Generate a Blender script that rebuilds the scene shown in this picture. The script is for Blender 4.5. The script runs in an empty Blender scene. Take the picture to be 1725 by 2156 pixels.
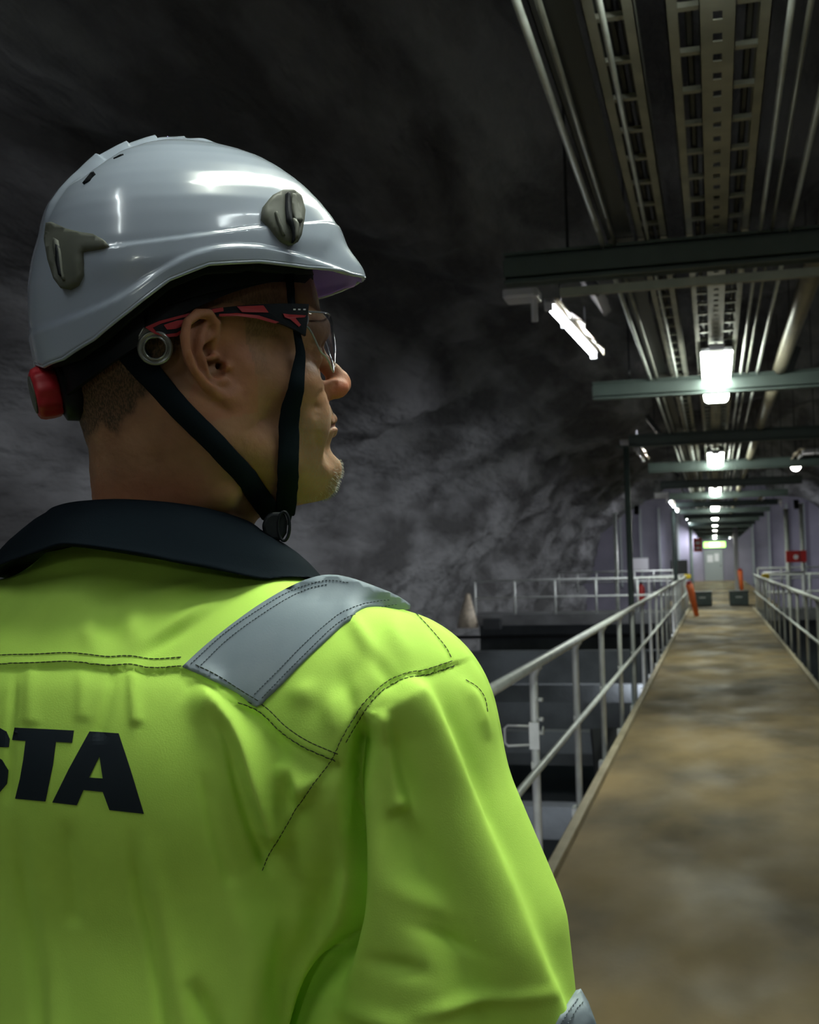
import bpy, bmesh, math, random
import numpy as np
from mathutils import Vector, Matrix
from mathutils.bvhtree import BVHTree

S = bpy.context.scene
COL = S.collection
random.seed(4)

# ------------------------------------------------------------------ camera
F_PX, CX, CY, EYE = 2515.6, 862.5, 1078.0, 1.48
def camera_axes():
    y = np.array([(1505-CX)/F_PX, -(1178-CY)/F_PX, -1.0]); y /= np.linalg.norm(y)
    u = np.array([-.037, 1, 0]); z = u-u.dot(y)*y; z /= np.linalg.norm(z)
    return np.array([np.cross(y, z), y, z])
CM = camera_axes(); CC = np.array([0, 0, EYE])
cam_data = bpy.data.cameras.new('camera')
cam = bpy.data.objects.new('camera', cam_data); COL.objects.link(cam)
cam_data.sensor_fit = 'HORIZONTAL'; cam_data.sensor_width = 24.0; cam_data.lens = 35.0
cam_data.clip_start = .05; cam_data.clip_end = 400
cam_data.dof.use_dof = True; cam_data.dof.focus_distance = .93; cam_data.dof.aperture_fstop = 14.0
mw = Matrix.Identity(4)
for i in range(3):
    for j in range(3): mw[i][j] = CM[i][j]
    mw[i][3] = CC[i]
cam.matrix_world = mw
S.camera = cam

# ------------------------------------------------------------------ world, exposure
world = bpy.data.worlds.new('tunnel_air'); S.world = world; world.use_nodes = True
world.node_tree.nodes['Background'].inputs[0].default_value = (.75, .85, 1.0, 1)
world.node_tree.nodes['Background'].inputs[1].default_value = .0
S.view_settings.view_transform = 'Standard'; S.view_settings.look = 'None'
S.view_settings.exposure = 0.9; S.view_settings.gamma = 1.0
S.view_settings.use_curve_mapping = False
S.cycles.use_denoising = True
S.cycles.max_bounces = 8; S.cycles.transparent_max_bounces = 12
S.cycles.sample_clamp_indirect = 4.0
S.cycles.use_light_tree = True
LAMP_CENTRE = 20.0      # emission of the bridge lamps' diffusers
LAMP_SIDE = 27.0        # emission of the tubes beside the bridge
LAMP_FILL = 40.0       # watts of the added fill lights over the basins

# ------------------------------------------------------------------ photograph <-> world helpers
def project(p):
    c = (np.asarray(p, float)-CC) @ CM
    return np.stack([CX+F_PX*c[..., 0]/-c[..., 2], CY-F_PX*c[..., 1]/-c[..., 2]], -1)
def ray(px, py):
    d = CM @ np.array([(px-CX)/F_PX, -(py-CY)/F_PX, -1.0])
    return d/np.linalg.norm(d)
def at_y(px, py, Y):
    d = ray(px, py); return CC+d*(Y/d[1])

# ------------------------------------------------------------------ materials
MATS = {}
def material(name, rgb, rough=.5, metal=0.0, spec=.5, vary=None, bump=None, rough_vary=None, coat=0, **kw):
    """vary=(rgb2, scale, detail, lo, hi) mixes a second colour by noise; bump=(scale, strength, distance)"""
    m = bpy.data.materials.new(name); m.use_nodes = True
    nt = m.node_tree; b = nt.nodes['Principled BSDF']
    b.inputs['Base Color'].default_value = (*rgb, 1); b.inputs['Roughness'].default_value = rough
    b.inputs['Metallic'].default_value = metal; b.inputs['Specular IOR Level'].default_value = spec
    if coat: b.inputs['Coat Weight'].default_value = coat; b.inputs['Coat Roughness'].default_value = .08
    co = nt.nodes.new('ShaderNodeTexCoord'); src = co.outputs['Object']
    if vary or bump or rough_vary:
        mp = nt.nodes.new('ShaderNodeMapping'); nt.links.new(src, mp.inputs[0]); src = mp.outputs[0]
        if 'stretch' in kw: mp.inputs['Scale'].default_value = kw['stretch']
    if vary:
        n = nt.nodes.new('ShaderNodeTexNoise'); n.inputs['Scale'].default_value = vary[1]; n.inputs['Detail'].default_value = vary[2]
        nt.links.new(src, n.inputs['Vector'])
        r = nt.nodes.new('ShaderNodeMapRange'); r.inputs[1].default_value = vary[3]; r.inputs[2].default_value = vary[4]
        nt.links.new(n.outputs[0], r.inputs[0])
        x = nt.nodes.new('ShaderNodeMix'); x.data_type = 'RGBA'
        x.inputs[6].default_value = (*rgb, 1); x.inputs[7].default_value = (*vary[0], 1)
        nt.links.new(r.outputs[0], x.inputs[0]); nt.links.new(x.outputs[2], b.inputs['Base Color'])
    if rough_vary:
        n = nt.nodes.new('ShaderNodeTexNoise'); n.inputs['Scale'].default_value = rough_vary[0]; n.inputs['Detail'].default_value = 4
        nt.links.new(src, n.inputs['Vector'])
        r = nt.nodes.new('ShaderNodeMapRange'); r.inputs[1].default_value = .35; r.inputs[2].default_value = .65
        r.inputs[3].default_value = rough_vary[1]; r.inputs[4].default_value = rough_vary[2]
        nt.links.new(n.outputs[0], r.inputs[0]); nt.links.new(r.outputs[0], b.inputs['Roughness'])
    if bump:
        n = nt.nodes.new('ShaderNodeTexNoise'); n.inputs['Scale'].default_value = bump[0]; n.inputs['Detail'].default_value = 6
        nt.links.new(src, n.inputs['Vector'])
        q = nt.nodes.new('ShaderNodeBump'); q.inputs['Strength'].default_value = bump[1]; q.inputs['Distance'].default_value = bump[2]
        nt.links.new(n.outputs[0], q.inputs['Height']); nt.links.new(q.outputs[0], b.inputs['Normal'])
    MATS[name] = m
    return m
def emitter(name, rgb, strength):
    m = bpy.data.materials.new(name); m.use_nodes = True
    b = m.node_tree.nodes['Principled BSDF']
    b.inputs['Base Color'].default_value = (.8, .8, .8, 1)
    b.inputs['Emission Color'].default_value = (*rgb, 1); b.inputs['Emission Strength'].default_value = strength
    MATS[name] = m
    return m

M_CONC = material('bridge_concrete', (.35, .26, .13), .6, vary=((.14, .11, .062), 1.1, 8, .38, .62), bump=(60, .3, .004), rough_vary=(2.0, .5, .8), spec=.22, stretch=(1, .5, 1))
M_KERB = material('kerb_concrete', (.52, .46, .32), .6, vary=((.36, .31, .20), 3, 5, .35, .7), bump=(80, .2, .003))
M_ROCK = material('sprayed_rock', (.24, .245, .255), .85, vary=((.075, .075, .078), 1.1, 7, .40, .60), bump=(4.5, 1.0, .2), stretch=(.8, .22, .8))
M_BASIN = material('basin_concrete', (.12, .14, .15), .75, vary=((.06, .07, .075), .8, 6, .35, .65), bump=(12, .4, .02))
M_GREYC = material('grey_concrete', (.20, .21, .22), .7, vary=((.12, .125, .13), 1.5, 5, .35, .65))
M_WATER = material('basin_water', (.006, .010, .011), .12, bump=(3, .15, .02))
M_ENDW = material('end_wall_paint', (.33, .31, .40), .7, vary=((.24, .23, .30), .5, 4, .35, .65))
M_GALV = material('galvanised_steel', (.78, .82, .80), .42, .1, vary=((.62, .66, .64), 9, 5, .35, .65))
M_TRAYM = material('tray_steel', (.36, .36, .31), .45, .5, vary=((.25, .26, .23), 5, 4, .35, .65))
M_BEAM = material('green_grey_paint', (.09, .125, .12), .5, vary=((.07, .095, .09), 4, 4, .35, .65))
M_DARK = material('dark_steel', (.05, .055, .06), .5, .3)
M_CABLE = material('cable_sheath', (.03, .033, .035), .55)
M_PIPE = material('beige_pipe', (.42, .38, .28), .4, vary=((.32, .29, .22), 4, 4, .35, .65))
M_WHITE = material('white_plastic', (.84, .84, .90), .4)
M_BEIGE = material('worn_beige_sheet', (.62, .54, .42), .5, vary=((.42, .36, .28), 12, 4, .4, .6))
M_RED = material('signal_red', (.55, .03, .03), .4)
M_ORANGE = material('rescue_orange', (.9, .18, .04), .45)
M_YELLOW = material('signal_yellow', (.75, .55, .03), .45)
M_GREYDOOR = material('grey_door_paint', (.36, .40, .42), .5)
M_LAMP = emitter('lamp_diffuser', (.93, 1.0, .86), LAMP_CENTRE)
M_TUBE = emitter('tube_glass', (.9, 1.0, 1.0), LAMP_SIDE)
M_SIGN = emitter('sign_green', (.35, 1.0, .12), 2.2)
M_SIGNW = emitter('sign_white', (.9, 1.0, .7), 3.0)
M_BULB = emitter('lamp_bulb', (1.0, .97, .9), 10.0)

# ------------------------------------------------------------------ mesh helpers
class MB:
    def __init__(s): s.v = []; s.f = []
    def add(s, vs, fs):
        o = len(s.v); s.v += [tuple(map(float, v)) for v in vs]; s.f += [tuple(i+o for i in q) for q in fs]; return s
    def box(s, x0, x1, y0, y1, z0, z1):
        return s.add([(x0,y0,z0),(x1,y0,z0),(x1,y1,z0),(x0,y1,z0),(x0,y0,z1),(x1,y0,z1),(x1,y1,z1),(x0,y1,z1)],
                     [(0,3,2,1),(4,5,6,7),(0,1,5,4),(1,2,6,5),(2,3,7,6),(3,0,4,7)])
    def tube(s, pts, r, n=12, cap=True):
        P = [np.array(p, float) for p in pts]; N = len(P)
        rr = r if hasattr(r, '__len__') else [r]*N
        o = len(s.v); up = None
        for i, p in enumerate(P):
            t = P[min(i+1, N-1)]-P[max(i-1, 0)]; t /= np.linalg.norm(t)+1e-12
            if up is None: up = np.array([0,0,1.]) if abs(t[2]) < .9 else np.array([1.,0,0])
            a = np.cross(t, up); a /= np.linalg.norm(a); b = np.cross(a, t); up = b
            for k in range(n):
                w = 2*math.pi*k/n; s.v.append(tuple(p+rr[i]*(math.cos(w)*a+math.sin(w)*b)))
        for i in range(N-1):
            for k in range(n):
                k2 = (k+1) % n; s.f.append((o+i*n+k, o+(i+1)*n+k, o+(i+1)*n+k2, o+i*n+k2))
        if cap: s.f.append(tuple(o+k for k in range(n))); s.f.append(tuple(o+(N-1)*n+k for k in reversed(range(n))))
        return s
    def channel(s, x0, x1, y0, y1, z0, z1, t=.004, flip=1):
        """U channel lying along y, open to +x (flip=1) or -x"""
        if flip > 0: s.box(x0, x0+t, y0, y1, z0, z1)
        else: s.box(x1-t, x1, y0, y1, z0, z1)
        s.box(x0, x1, y0, y1, z0, z0+t); s.box(x0, x1, y0, y1, z1-t, z1); return s
    def build(s, name, mat, parent=None, smooth=False, loc=None):
        me = bpy.data.meshes.new(name); me.from_pydata(s.v, [], s.f); me.validate(); me.update()
        if mat: me.materials.append(mat)
        if smooth: me.polygons.foreach_set('use_smooth', [True]*len(me.polygons))
        o = bpy.data.objects.new(name, me); COL.objects.link(o)
        if parent: o.parent = parent
        if loc is not None: o.location = loc
        return o
def bevel(o, w=.004, seg=2, angle=.6):
    m = o.modifiers.new('edge', 'BEVEL'); m.width = w; m.segments = seg; m.limit_method = 'ANGLE'; m.angle_limit = angle
    return o
def thing(name, label, cat, loc=(0,0,0), group=None, rz=0):
    o = bpy.data.objects.new(name, None); COL.objects.link(o); o.location = loc; o.rotation_euler = (0,0,rz)
    o.empty_display_size = .1
    return tag(o, label, cat, group)
def tag(o, label, cat, group=None, kind=None):
    o['label'] = label; o['category'] = cat
    if group: o['group'] = group
    if kind: o['kind'] = kind
    return o
def struct(o, label=None, cat=None):
    o['kind'] = 'structure'
    if label: o['label'] = label; o['category'] = cat
    return o
def copy_tree(o, parent=None):
    c = o.copy(); COL.objects.link(c); c.parent = parent
    for ch in list(o.children): copy_tree(ch, c)
    return c
# ================================================================== THE SETTING
Y0, Y1 = -14.0, 37.5            # the foot bridge
XL, XR = -.776, 1.045           # inner faces of its kerbs
m = MB()
ys = np.linspace(Y0, Y1, 60)
m.box(XL, XR, Y0, Y1, -.22, 0)
struct(m.build('floor', M_CONC))
for side, xa, xb in (('left', XL-.055, XL), ('right', XR, XR+.055)):
    struct(bevel(MB().box(xa, xb, Y0, Y1, -.26, .05).build('trim_'+side, M_KERB), .008, 3))
# cross platform where the bridge meets the far landing
struct(MB().box(-7.2, XL-.06, 35.2, 37.4, -.32, 0).box(XR+.06, 8.0, 36.2, 37.4, -.32, 0).build('floor_crossing', M_GREYC))
struct(MB().box(-1.6, 1.9, 37.5, 86, -.3, -.002).build('floor_landing', M_CONC))
struct(MB().box(-7.2, 8, 36.9, 37.4, -3.9, -.33).build('wall_basin_far', M_BASIN))
m = MB().box(-16, 18, -16, 90, -4.2, -4.0)
struct(m.build('floor_basin', M_WATER))
for k, (ya, za, zb) in enumerate(((30.6, -1.05, -.75), (24.5, -1.35, -1.0), (19.5, -1.6, -1.25), (15.0, -1.95, -1.55), (10.2, -2.4, -1.9))):
    o = MB().box(-8.6, XL-.3, ya, ya+.35, za-2.6 if k in (0,) else za, zb).build('basin_weir', M_BASIN)
    tag(o, ['dark concrete weir wall across the basin just below the far cross platform',
            'dark beam across the basin, second below the far cross platform',
            'dark beam across the basin, third below the far cross platform',
            'dark beam across the basin behind the handrail, second nearest',
            'dark beam across the basin nearest the jacket sleeve'][k], 'weir', 'weirs across the dark basin')

for k_, z_ in enumerate((-.75, -1.25, -1.9, -2.6)):
    tag(MB().tube([(-8.6, 36.75, z_), (-1.0, 36.75, z_)], .05, 8).build('basin_pipe', M_CABLE, smooth=True), f'dark horizontal pipe on the far basin wall, {["topmost", "second from top", "third from top", "lowest"][k_]}', 'pipe', 'dark pipes on the far basin wall')
# ---- cavern vault: one continuous sprayed-rock skin, displaced in real geometry
def noise3(P, seed=0):
    """smooth value noise, vectorised"""
    P = np.asarray(P, float); i = np.floor(P).astype(np.int64); f = P-i; f = f*f*(3-2*f)
    def h(a, b, c):
        n = (a*374761393+b*668265263+c*2147483647+seed*974711) & 0xffffffff
        n = ((n ^ (n >> 13))*1274126177) & 0xffffffff
        n = (n ^ (n >> 16)) & 0xffffffff
        return n/4294967295.0
    r = 0
    for dx in (0, 1):
        wx = f[..., 0] if dx else 1-f[..., 0]
        for dy in (0, 1):
            wy = f[..., 1] if dy else 1-f[..., 1]
            for dz in (0, 1):
                wz = f[..., 2] if dz else 1-f[..., 2]
                r = r+wx*wy*wz*h(i[..., 0]+dx, i[..., 1]+dy, i[..., 2]+dz)
    return r*2-1
def fbm(P, oct=4, seed=0):
    r = 0; a = 1; P = np.asarray(P, float)
    for k in range(oct): r = r+a*noise3(P*2**k, seed+k); a *= .5
    return r
def vault():
    prof = [(-8.9, -4.4), (-9.0, -2), (-8.95, 0), (-8.7, 1.6), (-8.1, 3.1), (-7.0, 4.5), (-5.2, 5.8), (-2.8, 6.7), (.3, 7.0),
            (3.4, 6.7), (5.9, 5.8), (7.7, 4.5), (8.8, 3.1), (9.4, 1.6), (9.65, 0), (9.7, -2), (9.6, -4.4)]
    prof = np.array(prof); d = np.r_[0, np.cumsum(np.linalg.norm(np.diff(prof, axis=0), axis=1))]
    NU = 170; u = np.linspace(0, d[-1], NU)
    px = np.interp(u, d, prof[:, 0]); pz = np.interp(u, d, prof[:, 1])
    k = np.ones(9)/9
    px = np.convolve(np.pad(px, 4, 'edge'), k, 'valid'); pz = np.convolve(np.pad(pz, 4, 'edge'), k, 'valid')
    ys = np.concatenate([np.arange(-15, 50, .28), np.arange(50, 88.5, .6)]); NV = len(ys)
    tx = np.gradient(px); tz = np.gradient(pz); L = np.hypot(tx, tz); nx, nz = -tz/L, tx/L      # outward
    U, Y = np.meshgrid(u, ys); 
    A = U*.16+Y*.10
    q = U*np.where(U < d[-1]/2, 1, -1)-.13*Y
    ridge = 1-np.abs(noise3(np.stack([q*.55+.25*noise3(np.stack([U*.3, Y*.2, U*0], -1), 12), Y*.085, U*0], -1), 3))*2
    D = .22*fbm(np.stack([U*.22, Y*.14, U*0], -1), 2, 1)+.40*ridge+.15*fbm(np.stack([q*1.5, Y*.26, U*0+3], -1), 3, 9)
    D = D+.05*fbm(np.stack([U*2.1, Y*2.1, U*0+7], -1), 2, 5)
    X = px[None, :]+nx[None, :]*-D*-1; Z = pz[None, :]+nz[None, :]*D
    m = MB(); m.v = np.stack([X, Y, Z], -1).reshape(-1, 3).tolist()
    idx = np.arange(NU*NV).reshape(NV, NU)
    m.f = np.stack([idx[:-1, :-1], idx[:-1, 1:], idx[1:, 1:], idx[1:, :-1]], -1).reshape(-1, 4).tolist()
    return m
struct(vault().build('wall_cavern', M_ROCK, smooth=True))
struct(MB().box(-11, 11, 86, 86.3, -4, 8).build('wall_end', M_ENDW))
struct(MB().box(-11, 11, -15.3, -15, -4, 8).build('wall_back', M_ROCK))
m = MB()
for x in (-6.4, -5.0, -3.7, -2.4, 2.6, 3.7, 4.9, 6.0, 7.1): m.box(x-.07, x+.07, 85.7, 86, -.3, 5.2)
struct(m.build('trim_end_wall', M_GREYDOOR))
d = MB().box(-.70, .55, 85.85, 85.99, 0, 2.15).build('door_1', M_GREYDOOR); struct(d)
MB().box(.38, .44, 85.78, 85.85, 1.0, 1.1).build('door_handle', M_DARK, d)
MB().box(-.5, -.1, 85.83, 85.86, 1.3, 1.8).box(.0, .3, 85.83, 85.86, 1.35, 1.9).build('door_panel', M_WHITE, d)

# ================================================================== CEILING STEEL
H = 1.5; ZT = EYE+H                      # underside height of the trays
beam_y = [5.66+4.3*k for k in range(-4, 19)]
BG = 'cross beams carrying the trays'
ordn = ['nearest', 'second', 'third', 'fourth', 'fifth', 'sixth']
def beam(y, k):
    xl = -.93
    m = MB(); xr = 1.6; z = ZT-.155
    m.box(xl, xr, y-.05, y+.05, z+.135, z+.147).box(xl, xr, y-.05, y+.05, z, z+.012).box(xl, xr, y-.006, y+.006, z, z+.14)
    m.box(xl, xr, y-.055, y-.045, z+.03, z+.11)
    t = thing('cross_beam', f'dark grey-green steel cross beam, {ordn[k]} of those in view ahead' if 0 <= k < 6 else
              (f'dark steel cross beam far down the bridge, number {k+1} ahead' if k >= 6 else f'dark steel cross beam behind the camera, {("farthest", "third", "second", "nearest")[k+4]} one'), 'beam', (0, 0, 0), BG)
    m.build('flanged_bar', M_BEAM, t)
    if k == 0: MB().box(xl+.25, xr, y+.07, y+.11, z-.055, z-.015).build('lower_channel', M_TRAYM, t)
    for x in (xl+.3, xr-.1):
        MB().tube([(x, y+.03, z+.14), (x, y+.03, 6.9-.04*x*x)], .008, 6).build('hanger_rod', M_DARK, t)
    return t
for i, y in enumerate(beam_y): beam(y, i-4)

# sections of tray between beams, hung over the bridge centre
def ladder(xa, xb, y0, y1, z, detail, t, rails=.032):
    w = rails
    MB().channel(xa, xa+w, y0, y1, z, z+.07, flip=1).build('side_rail', M_TRAYM, t)
    MB().channel(xb-w, xb, y0, y1, z, z+.07, flip=-1).build('side_rail', M_TRAYM, t)
    n = int(round((y1-y0)/.31)); dy = (y1-y0)/n
    if detail:
        base = None
        for k in range(n):
            r = MB().box(xa+.004, xb-.004, -.014, .014, 0, .016)
            if base is None: base = r.build('rung', M_TRAYM, t, loc=(0, y0+dy*(k+.5), z+.012))
            else:
                c = base.copy(); COL.objects.link(c); c.parent = t; c.location = (0, y0+dy*(k+.5), z+.012)
    else:
        r = MB()
        for k in range(n):
            y = y0+dy*(k+.5); r.box(xa+.004, xb-.004, y-.014, y+.014, z+.012, z+.028)
        r.build('rungs', M_TRAYM, t)
def cables(xs, y0, y1, z, t, r=.012):
    m = MB()
    for x in xs: m.tube([(x, y0, z+r), (x+.004, (y0+y1)/2, z+r), (x, y1, z+r)], r, 6)
    m.build('cables', M_CABLE, t)
seg = [(5.66-4.3, 5.66)]+[(5.66+4.3*k, 5.66+4.3*(k+1)) for k in range(17)]
seg = [(5.66-4.3*(k+1), 5.66-4.3*k) for k in (3, 2, 1)]+seg
def segname(k): return {3: 'nearest overhead section', 4: 'past the first cross beam', 5: 'past the second cross beam'}.get(k)
for k, (a, b) in enumerate(seg):
    det = True; s = segname(k)
    nth = 'fourth fifth sixth seventh eighth ninth tenth eleventh twelfth thirteenth fourteenth fifteenth sixteenth seventeenth eighteenth nineteenth'.split()
    where = s if s else (f'{nth[k-6]} span ahead' if k > 5 else ('farthest', 'middle', 'nearest')[k]+' span behind the camera')
    y0, y1 = a+.01, b-.01
    t = thing('cable_tray', f'galvanised ladder cable tray carrying the lamp bar, {where}', 'cable tray', (0, 0, 0), 'ladder cable trays over the bridge')
    ladder(-.078, .21, y0, y1, ZT+.02, det, t); cables((-.02, .02, .10, .15), y0, y1, ZT+.052, t)
    t = thing('cable_tray', f'galvanised ladder cable tray full of dark cables on the left, {where}', 'cable tray', (0, 0, 0), 'ladder cable trays over the bridge')
    ladder(-.30, -.16, y0, y1, ZT+.02, det, t); cables((-.27, -.235, -.20), y0, y1, ZT+.052, t)
    # perforated lamp bar: a real strip with cut slots
    m = MB(); n = int(round((y1-y0)/.145)); dy = (y1-y0)/n; x0, x1, z = .012, .112, ZT-.005
    m.box(x0, x0+.037, y0, y1, z, z+.003).box(x1-.037, x1, y0, y1, z, z+.003)
    for j in range(n): m.box(x0+.037, x1-.037, y0+dy*j, y0+dy*(j+.62), z, z+.003)
    m.box(x0, x0+.003, y0, y1, z, z+.025).box(x1-.003, x1, y0, y1, z, z+.025)
    tag(m.build('perforated_bar', M_TRAYM), f'pale perforated steel lamp bar with a row of slots, {where}', 'lamp bar', 'perforated lamp bars over the bridge')
    for x, r, mt, nm in ((-.455, .013, M_GALV, 'outermost left'), (-.40, .010, M_TRAYM, 'second from the left'), (-.245, .009, M_GALV, 'thin, below the left tray'), (.255, .010, M_GALV, 'just right of the lamp tray'), (.305, .009, M_TRAYM, 'second right of the lamp tray'), (.385, .012, M_GALV, 'third right of the lamp tray')):
        zz = ZT-.01 if x != -.245 else ZT-.005
        tag(MB().tube([(x, y0, zz), (x, y1, zz)], r, 10).build('conduit', mt, smooth=True), f'thin steel conduit, {nm}, {where}', 'conduit', 'steel conduits beside the trays')
    tag(MB().box(-.44, -.32, y0, y1, ZT+.03, ZT+.034).box(-.44, -.436, y0, y1, ZT+.03, ZT+.08).build('cable_trough', M_DARK), f'dark solid cable trough left of the ladder trays, {where}', 'cable tray', 'dark cable troughs over the bridge')
    if b > 5:
        tag(MB().tube([(.56, y0, ZT+.02), (.56, y1, ZT+.02)], .055, 16).build('water_pipe', M_PIPE, smooth=True), f'thick beige pipe right of the trays, {where}', 'pipe', 'beige pipes right of the trays')

# ---- lamps over the bridge centre
lamp_y = [9.75+8.2*n for n in range(-3, 10)]; lamp_y[2] = 1.75
lab = {3: 'long white bridge lamp, nearest and largest of the glowing row ahead', 4: 'second glowing bridge lamp of the centre row', 5: 'third glowing bridge lamp of the centre row',
       6: 'fourth glowing bridge lamp of the centre row', 7: 'fifth glowing bridge lamp of the centre row', 8: 'sixth glowing bridge lamp of the centre row',
       2: 'bridge lamp straight above the worker', 1: 'bridge lamp overhead behind the camera', 0: 'farthest bridge lamp behind the camera'}
proto = None
for n, y in enumerate(lamp_y):
    L = lab.get(n, f'tiny glowing bridge lamp far down the centre row, {("nearest", "second", "third", "farthest")[max(0, n-9)]} of the last four')
    if proto is None:
        t = proto = thing('bridge_lamp', L, 'lamp', (.066, y, ZT-.085), 'glowing lamps over the bridge centre')
        hb = MB(); hb.box(-.11, .11, -1.2, 1.2, .03, .062); bevel(hb.build('housing', M_WHITE, t), .008)
        df = MB(); xs = [-.108, -.098, -.075, .075, .098, .108]; zs = [.03, -.006, -.022, -.022, -.006, .03]
        vs = []; 
        for yy in (-1.20, -1.18, 1.18, 1.20):
            q = .4 if abs(yy) > 1.19 else 1
            vs += [(x, yy, .03+(z-.03)*q) for x, z in zip(xs, zs)]
        fs = [(6*j+i, 6*j+i+1, 6*j+i+7, 6*j+i+6) for j in range(3) for i in range(5)]+[tuple(range(6)), tuple(range(23, 17, -1))]
        df.add(vs, fs).build('diffuser', M_LAMP, t)
        for yy in (-.8, .8): MB().box(-.02, .02, yy-.02, yy+.02, .062, .079).build('clip', M_GALV, t)
        MB().box(-.052, .052, -1.42, -1.24, .005, .05).build('gear_box', M_WHITE, t)
    else:
        t = copy_tree(proto); t.location = (.066, y, ZT-.085); t['label'] = L

# ---- tube lamps and boxes along both sides
def side_lamp(x, y, z, L, lit=True, sgn=1, tubes=2, rz=0):
    t = thing('tube_lamp', L, 'lamp', (x, y, z), 'tube lamps hung beside the bridge', rz)
    m = MB(); n = 9
    # bent sheet reflector, crumpled at its lower edge
    for i in range(n):
        pass
    ys_ = np.linspace(-.75, .95, 14); vs = []
    for i, yy in enumerate(ys_):
        w = .05+.035*math.sin(i*1.7)+(.02 if 3 < i < 11 else 0)
        vs += [(sgn*.02, yy, .075), (sgn*.05, yy, .07), (sgn*(.06+w*.5), yy, .02-.02*math.sin(i)), (sgn*(.055+w*.5), yy, .012-.02*math.sin(i)), (sgn*.04, yy, .06), (sgn*.018, yy, .066)]
    fs = [(6*i+j, 6*i+(j+1) % 6, 6*i+6+(j+1) % 6, 6*i+6+j) for i in range(len(ys_)-1) for j in range(6)]+[tuple(range(5, -1, -1)), tuple(range(6*13, 6*14))]
    m.add(vs, fs).build('reflector', M_BEIGE, t)
    MB().box(-.03, .03, -.78, .98, .03, .064).build('housing', M_WHITE if lit else M_BEIGE, t)
    for a, b in (((-.78, -.28), (-.20, .96)) if tubes == 2 else ((-.2, .9),)):
        MB().tube([(0, a, .008), (0, b, .008)], .013, 12).build('tube', M_TUBE if lit else M_WHITE, t, smooth=True)
    for yy in (-.8, -.24, .98): MB().box(-.022, .022, yy-.02, yy+.02, -.012, .035).build('end_cap', M_WHITE, t)
    MB().tube([(0, -.4, .06), (0, -.4, .30)], .006, 6).tube([(0, .6, .06), (0, .6, .30)], .006, 6).build('bracket', M_DARK, t)
    return t
side_lamp(-.85, 7.75, ZT-.005, 'lit tube lamp with worn beige reflector by the left end of nearest beam', rz=-.05)
side_lamp(-.95, 16.6, ZT-.05, 'unlit beige tube lamp left of the third cross beam', lit=False)
for y_, w_ in ((31.2, 'first'), (33.6, 'second'), (36.0, 'third')): side_lamp(-1.04, y_, ZT-.03, f'lit tube lamp, {w_} of the upper far run left of the centre row')
for y_, w_ in ((42.5, 'first'), (45.5, 'second'), (48.5, 'third')): side_lamp(-.90, y_, ZT-.05, f'lit tube lamp, {w_} of the lower far run left of the centre row')
side_lamp(1.25, 18.2, ZT-.05, 'beige tube lamp with a small round lit end, right of centre row', lit=False, sgn=-1)
side_lamp(1.2, 31.0, ZT-.05, 'dim beige tube lamp far on the right side', lit=False, sgn=-1)
side_lamp(.95, 76, ZT-.2, 'bright tube lamp right beside the green sign')
tag(MB().tube([(1.27, 19.35, ZT-.09), (1.27, 19.39, ZT-.09)], .075, 16).build('bulkhead_lamp', M_BULB), 'small round glowing lamp under the right beige fitting', 'lamp')
side_lamp(1.25, .45, ZT-.08, 'tube lamp above right of the worker, out of the picture', sgn=-1)
side_lamp(-.95, -.75, ZT-.05, 'added fill tube lamp above left behind the worker, out of the picture')  # added to light back and yoke while the face side stays shaded
side_lamp(1.35, -7.5, ZT-.2, 'farthest tube lamp behind the camera', sgn=-1)
def wbox(x, y, z, w, h, L):
    t = thing('junction_box', L, 'junction box', (x, y, z), 'white boxes at the beam ends')
    bevel(MB().box(-w/2, w/2, -.09, .09, -h/2, h/2).build('box', M_WHITE, t), .01)
    MB().box(-w/2+.02, w/2-.02, -.11, -.09, -h/2+.01, h/2-.01).build('lid', M_WHITE, t)
    MB().tube([(w/2-.03, 0, -h/2), (w/2-.03, 0, -h/2-.12)], .018, 10).build('cable_gland', M_WHITE, t)
wbox(-.97, 6.45, ZT-.03, .19, .055, 'pale lavender-white box at the left end of the nearest beam')
wbox(-.95, 14.9, ZT-.03, .25, .07, 'small pale box at the left end of third beam')
wbox(-1.12, 27.6, ZT-.02, .3, .12, 'tiny pale box left of the far tube lamps')
wbox(1.5, 19.2, ZT+.12, .34, .08, 'pale box right of the round glowing lamp at the frame edge')
wbox(1.55, 36.0, ZT+.15, .8, .10, 'long thin pale box on the far right beam end')

# ---- tall hanger poles outside the bridge
PG = 'tall vertical poles beside the bridge'
def pole(x, y, z1, r, L, mt=M_DARK, z0=-3.9):
    t = thing('support_pole', L, 'pole', (x, y, z0), PG)
    MB().tube([(0, 0, 0), (0, 0, z1-z0)], r, 12).build('shaft', mt, t, smooth=True)
    bevel(MB().box(-.11, .11, -.11, .11, z1-z0, z1-z0+.015).build('head_plate', mt, t), .003)
pole(-.96, 14.2, ZT-.16, .035, 'dark vertical pole rising to the left end of the third beam', M_BEAM)
pole(-.97, 31.3, ZT-.16, .05, 'dark vertical pole further along behind the left handrail', M_BEAM)
pole(-3.15, 40, ZT+.1, .06, 'slim pale pole standing well left of the bridge end', M_GALV)
pole(-1.3, 41, ZT+.1, .07, 'slim pale pole close to the left of the bridge end', M_GALV)
pole(-.95, 52, ZT, .07, 'dark vertical pole far beyond the left bridge end', M_BEAM)
pole(2.95, 52, 3.5, .10, 'bright pale pole above the red box, left one of the pair', M_GALV)
pole(3.55, 52, 3.7, .09, 'pale pole above the red box, right one of the pair', M_GALV)
pole(.95, 56, 3.0, .10, 'white pole just right of the grey end door', M_WHITE)

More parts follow.
